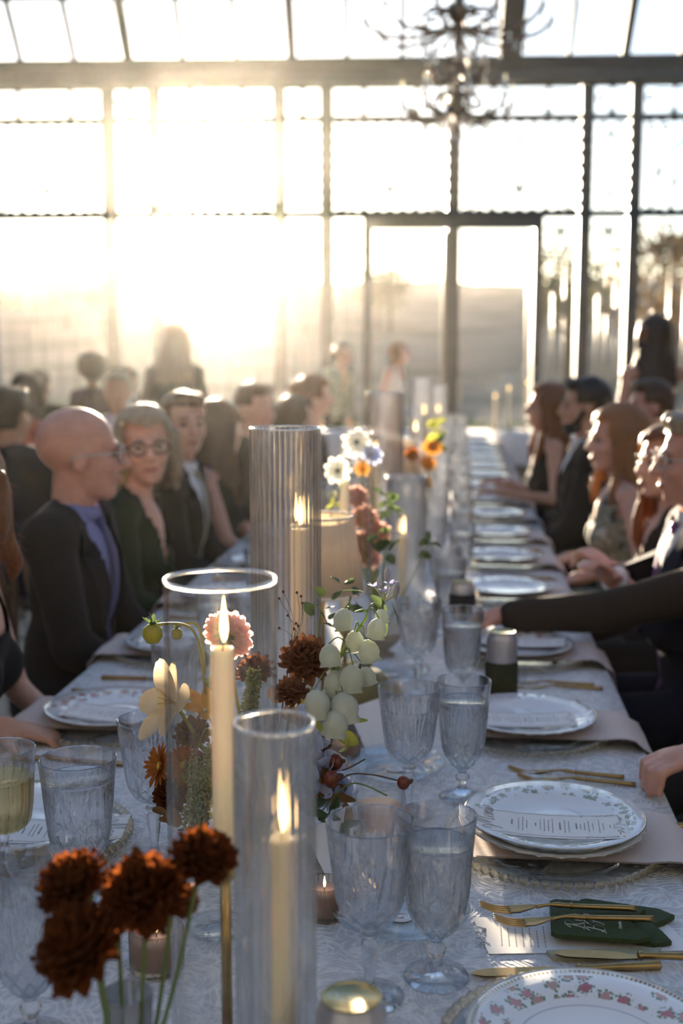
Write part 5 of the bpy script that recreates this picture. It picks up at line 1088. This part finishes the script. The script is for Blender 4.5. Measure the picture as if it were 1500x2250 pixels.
        for g in (1, -1):
            mb = MB(); pts = []
            for i in range(9):
                q = i/8; z = zl+(k-.02-zl)*q; w_ = .088*(z-zl)/(k-zl)*1.12; bw = .062*math.sin(min(1, q*1.25)*PI*.62)+.004
                pts += [front(g*(w_+.004), z, .006), front(g*(w_+bw), z+.012, .008)]
            mb.add(pts, [(2*i, 2*i+1, 2*i+3, 2*i+2) for i in range(8)]); mb.build('lapel', FB[outfit[1]], jo)
        for g in (1, -1):
            el, W = wr[g]; d_ = (W-el).normalized(); MB().tube([W-d_*.03, W-d_*.004], [.036*s*(1 if male else .85)]*2, 14).build('shirt_cuff', FB[outfit[2]], jo)
        if outfit[3]:
            bs = BVHTree.FromObject(o, bpy.context.evaluated_depsgraph_get()) if False else None
            def sf(x, z):
                q = max((((1-(x/(r[0]+.012))**2-((z-c[2])/(r[2]+.012))**2)), c, r) for _, c, r in tr[:2])
                y = max([c[1]+(r[1]+.012)*math.sqrt(max(0, 1-(x/(r[0]+.012))**2-((z-c[2])/(r[2]+.012))**2)) for _, c, r in tr]+[.0]); return T((x, y+.006, z))
            mb = MB(); pts = []
            for i in range(14):
                q = i/13; z = k-.035-q*(k-.085); w_ = .017 if i < 2 else .020+.020*q
                pts += [sf(-w_, z), sf(0, z)+Rt @ V((0, .005, 0)), sf(w_, z)]
            mb.add(pts, [(3*i+j, 3*i+j+1, 3*i+j+4, 3*i+j+3) for i in range(13) for j in (0, 1)]); mb.ell(T((0, .066, k-.035)), (.021*s, .017*s, .022*s), 10, 8); mb.build('necktie', FB[outfit[3]], root)
    else:
        m2 = MB(); trunk(m2, .011, kind != 'strap'); 
        if not male:
            for g in (1, -1): m2.ell(T((g*.06, .085, .30)), (.065*s, .056*s, .064*s), 12, 8)
        sl_ = {'sleeved': .92, 'short': None}.get(kind)
        if kind == 'sleeved': limb(m2, .010, .9)
        if kind == 'strap':
            for g in (1, -1): m2.cap(T((g*.085, .085, .36)), T((g*.10, -.01, k-.02)), .014, .014, 8); m2.cap(T((g*.10, -.01, k-.02)), T((g*.085, -.08, .34)), .014, .014, 8)
        vneck = outfit[2] if len(outfit) > 2 else .06
        def tst(c):
            q = tl(c)
            if kind == 'strap': return q.z > .385 and not (.07 < abs(q.x) < .125)
            return q.z > k+.012 or (q.y > .0 and q.z > .26 and abs(q.x) < vneck*(q.z-.26)/(k-.26))
        inst('dress' if not male else 'shirt', cutmesh(remesh(m2, .012, 3, FB[outfit[1]]), tst, lambda c: .004*noise.noise(V(c)*11)), root)
    lower = MB()
    for g in (1, -1):
        hip, kn, an = lg[g]; lower.cap(hip, kn, .092*s, .074*s, 12)
        lower.cap(kn, an+V((0, 0, .02)), .072*s, .058*s, 12) if (male or not seated) else lower.cap(kn, kn+V((0, .02, -.14)), .07*s, .065*s, 12)
    if not male:
        for q in range(3): lower.cap(lg[1][0].lerp(lg[1][1], q*.4+.1), lg[-1][0].lerp(lg[-1][1], q*.4+.1), .085*s, .085*s, 10)
    inst('trousers' if male else 'skirt', remesh(lower, .016, 3, FB[outfit[1] if kind == 'suit' or not male else 'black']), root)
    for g in (1, -1):
        an = lg[g][2]; MB().cap(an+V((0, -.03, -.047)), an+V((0, .15, -.053)), .042, .034, 10).build('shoe', shoe_m, root)
    # hair
    st, hcol = hair[0], HAIR.get(hair[1]); ln = hair[2] if len(hair) > 2 else .2
    if st != 'bald':
        hb = MB(); e_ = lambda c, r: hb.ell(c, r, 18, 12, None, hm)
        th = .012 if st == 'short' else .02
        if st == 'afro':
            e_((0, -.03, .05), (.125, .13, .12)); e_((.05, -.02, .09), (.07, .08, .06)); e_((-.05, -.05, .08), (.07, .08, .07)); e_((0, -.09, .02), (.09, .07, .09))
        else:
            e_((0, -.018, .040), (.077+th, .096+th, .083+th)); e_((0, -.055, .0), (.070+th, .055+th, .075+th))
            if st == 'short': e_((.01, .05, .103), (.05, .04, .024)); e_((-.025, .045, .10), (.045, .04, .022))
            else: e_((0, .03, .085), (.068, .06, .036))
        if st in ('long', 'bob', 'half'):
            for i in range(11):
                a = PI*(1.02+.96*i/10) if st == 'long' else PI*(1.0+1.0*i/10); x, y = .086*math.cos(a), .088*math.sin(a)+.005
                L = ln*(1+.08*math.sin(i*2.3)); out = 1.0+.25*math.sin(i*1.7)
                top_ = hm @ V((x, y, .05)); mid_ = hm @ V((x*1.12, y*1.10-.012, -.07)); low_ = mid_.copy(); low_ += V((x*.35*out, y*.3-.01-.02*math.sin(i), -L)); q = [top_, mid_, (mid_+low_)/2+V((x*.25*math.sin(i*3), -.01, 0)), low_]
                pp = bez(q, 4); n_ = len(pp); hb.tube(pp, [.026-.016*(j/(n_-1))**2+.003*math.sin(j*1.3+i) for j in range(n_)], 9)
        if st == 'long':
            for g in (-1, 1):
                pp = bez([hm @ V((g*.076, .012, .05)), hm @ V((g*.088, .022, -.06)), hm @ V((g*.10, .035, -.10-ln*.4)), hm @ V((g*.085, .05, -.12-ln*.8))], 4); n_ = len(pp); hb.tube(pp, [.020+.006*math.sin(j*.9)-.012*(j/(n_-1))**3 for j in range(n_)], 9)
        if st in ('bun', 'half'): e_((0, -.125, .055), (.045, .042, .042))
        if st == 'pony': hb.tube(bez([hm @ V((0, -.10, .06)), hm @ V((0, -.14, .0)), hm @ V((0, -.13, -.16))], 5), [.03]*4+[.034]*4+[.028, .02, .01], 9)
        iv = hm.inverted(); opn = .060 if st in ('long', 'bob', 'half') else .2
        def face(c):
            q = iv @ V(c)
            if st == 'short': return (q.y > .045 and q.z < .072-.1*max(0, .085-q.y)) or (q.z < .018 and q.y > -.012) or (q.z < -.055) or (abs(q.x) > .06 and -.035 < q.y < .03 and q.z < .02)
            if st == 'afro': return q.y > .05 and q.z < .075
            if st == 'bun': return (q.y > .04 and q.z < .066) or (q.z < -.005 and q.y > -.02) or q.z < -.06
            return q.y > .022 and abs(q.x) < opn+.012 and q.z < .064+.02*abs(q.x)/.06 and q.z > -.2
        amp = .010 if st == 'afro' else (.004 if st == 'short' else .006)
        hme = cutmesh(remesh(hb, .008 if vox < .011 else .011, 1, hcol), face, lambda c: amp*noise.noise(V((c.x*38, c.y*38, c.z*(38 if st == 'afro' else 9)))))
        ho = inst('hair', hme, root)
        mb = MB(); vsn = [(v.co.copy(), v.normal.copy()) for v in hme.vertices]
        for _ in range(int(260*fly)):
            p, n_ = rng.choice(vsn); q = iv @ p
            if q.y > .05 and q.z < .05: continue
            t_ = (V((rng.gauss(0, .6), rng.gauss(0, .6), rng.gauss(-.9 if st in ('long', 'bob', 'half') else 0, .6)))).normalized(); L = rng.uniform(.015, .045 if st != 'short' else .02); a, b = p+n_*.002+t_*L*.5+n_*L*.25, p+t_*L+n_*L*rng.uniform(.1, .6); w_ = t_.cross(n_).normalized()*.0005 if t_.cross(n_).length > .01 else V((.0005, 0, 0))
            mb.add([p-w_, p+w_, a+w_, a-w_, b], [(0, 1, 2, 3), (3, 2, 4)])
        if mb.f: mb.build('flyaway_hair', hcol, ho)['kind'] = 'stuff'
    if beard:
        bb = MB(); bb.ell((0, .040, -.088), (.050, .052, .032), 14, 10, None, hm); bb.ell((0, .062, -.098), (.032, .032, .028), 12, 8, None, hm)
        for g in (1, -1): bb.cap((g*.058, .015, -.02), (g*.045, .045, -.08), .012, .018, 8, hm)
        bb.cap((-.02, .092, -.047), (.02, .092, -.047), .006, .006, 8, hm); inst('beard', remesh(bb, .008, 1, HAIR['black']), root)
    if seated and give_chair: chair(root, who)
    return root

LF, RF = -PI/2, PI/2                         # left-hand guests face +X, right-hand guests face -X
def hp(px, py, k): return PK(px, py, k)
# left-hand row
person('bald man in a dark suit with pale-framed glasses, blue shirt and tie', hp(178, 1000, 3.2), LF, 'the bald man in glasses', lean=.10, hd=(.35, 0, 0), hair=('bald', 'grey'), outfit=('suit', 'charcoal', 'blue', 'bluetie'), skin='rosy', vox=.008, specs='thin pale spectacles', hscale=1.1)
person('smiling woman with grey-blonde bob and dark glasses in green dress', hp(318, 985, 3.85), LF, 'the woman in dark glasses', male=False, lean=.16, hd=(-1.15, -.05, .05), hair=('bob', 'grey', .07), outfit=('sleeved', 'green', .10), skin='fair', vox=.008, specs='dark thick-rimmed spectacles', hscale=1.1)
person('young man with cropped brown hair, dark suit and gold tie', hp(405, 935, 4.45), LF, 'the young man in a gold tie', lean=.12, hd=(-1.0, -.05, .0), hair=('short', 'brown'), outfit=('suit', 'charcoal', 'white', 'champagne'), skin='fair', vox=.008)
person('woman with long straight dark hair beside the young man', hp(482, 945, 5.0), LF, 'the woman with long dark hair', male=False, lean=.05, hd=(.6, 0, 0), hair=('long', 'brown', .34), outfit=('strap', 'black'), skin='fair', vox=.011)
person('guest with short brown hair next to the long-haired woman', hp(562, 900, 5.6), LF, 'the guest with short brown hair', lean=.1, hd=(-.6, 0, 0), hair=('short', 'brown'), outfit=('suit', 'black', 'white', None), skin='fair', vox=.011)
person('low-seated guest with dark bobbed hair behind the tall hurricane', hp(650, 925, 6.2), LF, 'the guest with a dark bob', male=False, lean=.2, hd=(.3, 0, 0), hair=('bob', 'brown', .06), outfit=('sleeved', 'plum', .06), skin='fair', vox=.011)
person('guest with auburn bun leaning in below the servers', hp(692, 872, 6.9), LF, 'the guest with an auburn bun', male=False, lean=.15, hd=(.2, 0, 0), hair=('bun', 'auburn'), outfit=('sleeved', 'brown', .06), skin='fair', vox=.011)
person('auburn-haired woman in a thin-strapped black dress next to the bald man', hp(-80, 1085, 2.45), LF, 'the woman in a strapped black dress', male=False, lean=.12, hd=(1.3, 0, 0), hair=('long', 'auburn', .10), outfit=('strap', 'black'), skin='fair', vox=.009, hands=(None, None))
person('guest in a slate jacket with an elbow on the table corner', V((-.93, 1.78, 1.24)), LF, 'the guest in a slate jacket', lean=.1, hair=('short', 'dark'), outfit=('suit', 'grey', 'white', None), skin='tan', vox=.009, hands=(V((-.62, 2.13, .79)), None))
# people at and around the table on the left
person('standing person with round curly dark hair seen from behind', hp(203, 818, 9.0), .15, seated=False, male=False, hd=(.2, 0, 0), hair=('afro', 'dark'), outfit=('sleeved', 'plum', .05), skin='deep', vox=.014, lean=.02)
person('standing woman with long light-brown hair facing the glass wall', hp(384, 752, 8.0), .1, seated=False, male=False, hair=('long', 'brown', .22), outfit=('sleeved', 'charcoal', .05), skin='fair', vox=.014, lean=.02)
person('guest with neat grey hair below the curly-haired person', hp(258, 862, 7.3), PI*.9, 'the grey-haired guest at the side', lean=.05, hd=(.4, 0, 0), hair=('short', 'grey'), outfit=('suit', 'charcoal', 'white', None), skin='tan', vox=.014)
person('guest with dark hair behind the grey-haired guest', hp(278, 835, 11), PI*.9, 'the dark-haired guest at the side', lean=.05, hair=('short', 'dark'), outfit=('suit', 'black', 'white', None), skin='tan', vox=.014)
person('guest in a dark coat sitting in front of the coral dress', hp(22, 915, 5.2), -.3, 'the guest in a dark coat', lean=.05, hair=('short', 'dark'), outfit=('suit', 'navy', 'white', None), skin='tan', vox=.013)
person('guest in a coral dress turned to the windows', hp(62, 868, 7.0), -.4, 'the guest in a coral dress', male=False, lean=.08, hair=('bob', 'dark', .05), outfit=('sleeved', 'coral', .05), skin='tan', vox=.014)
person('farthest dark-haired guest beyond the coral dress', hp(88, 848, 9.5), -.3, 'the guest beyond the coral dress', lean=.05, hair=('short', 'dark'), outfit=('suit', 'brown', 'white', None), skin='deep', vox=.014)
person('waiter in dark patterned shirt bending over the cross table', hp(752, 782, 12.65), PI+.9, seated=False, lean=.30, hd=(.1, -.3, 0), hair=('short', 'dark'), outfit=('sleeved', 'floral', .05), skin='tan', vox=.014)
person('blonde woman in a pale sleeveless top bending to the right', hp(878, 778, 12.7), PI+1.2, seated=False, male=False, lean=.34, hd=(.1, -.35, 0), hair=('bob', 'blonde', .03), outfit=('strap', 'cream'), skin='fair', vox=.014)
# right-hand row
person('woman with long glowing hair and bare sunlit shoulder', hp(1198, 895, 6.1), RF, 'the woman with a bare sunlit shoulder', male=False, lean=.12, hd=(.15, -.05, 0), hair=('long', 'auburn', .24), outfit=('strap', 'black'), skin='tan', vox=.009, hands=(V((.50, 5.85, .83)), V((.5, 6.25, .83))))
person('bearded man with dark hair and black suit, white collar', hp(1283, 893, 5.15), RF, 'the bearded man', lean=.05, hd=(.1, 0, 0), hair=('short', 'black'), outfit=('suit', 'black', 'white', None), skin='tan', vox=.009, beard=True)
person('blonde woman in a floral dress looking along the table', hp(1352, 968, 4.4), RF, 'the blonde woman in a floral dress', male=False, lean=.08, hd=(.25, 0, 0), hair=('long', 'blonde', .17), outfit=('strap', 'floral'), skin='fair', vox=.008, hands=(V((.70, 4.1, .74)), V((.70, 4.5, .74))), hscale=1.05)
person('auburn-haired woman in dark dress leaning by the purple tie', hp(1462, 1020, 3.75), RF, 'the auburn-haired woman', male=False, lean=.10, hd=(.45, -.05, .1), hair=('long', 'auburn', .22), outfit=('sleeved', 'brown', .09), skin='fair', vox=.008)
person('man with brown hair sitting back behind the blonde woman', hp(1425, 893, 5.6), RF, 'the man sitting back', lean=-.05, hd=(.2, 0, 0), hair=('short', 'brown'), outfit=('suit', 'navy', 'white', None), skin='rosy', vox=.010)
person('standing woman with long dark hair and one arm raised', hp(1432, 742, 6.6), .35, seated=False, male=False, hd=(.3, 0, 0), hair=('long', 'dark', .30), outfit=('strap', 'plum'), skin='tan', vox=.011, lean=.0, hands=(None, V((1.95, 6.75, 1.66))))
person('man in a navy suit with a purple tie and folded hands', V((.90, 3.22, 1.225)), RF, 'the man in a purple tie', lean=.06, hd=(.1, 0, 0), hair=('short', 'grey'), outfit=('suit', 'navy', 'white', 'violet'), skin='rosy', vox=.008, hands=(V((.70, 3.30, .90)), V((.69, 3.22, .90))), specs='thin pale spectacles', hscale=1.05)
person('man in a brown suit reaching across the table for a can', V((.94, 2.80, 1.20)), RF+.55, 'the man reaching across', lean=-.02, side_lean=.4, hd=(.1, 0, 0), hair=('short', 'dark'), outfit=('suit', 'brown', 'white', None), skin='rosy', vox=.006, hands=(None, V((HELD.x+.115, HELD.y-.02, TZ+.075))), curl=.9)
person('guest in a black jacket with a fist resting at the table edge', V((1.05, 1.98, 1.25)), RF, 'the guest with a resting fist', lean=.12, hair=('short', 'dark'), outfit=('suit', 'black', 'white', None), skin='rosy', vox=.0055, hands=(None, V((.71, 2.04, .815))), curl=.8)
bpy.data.scenes.remove(work)
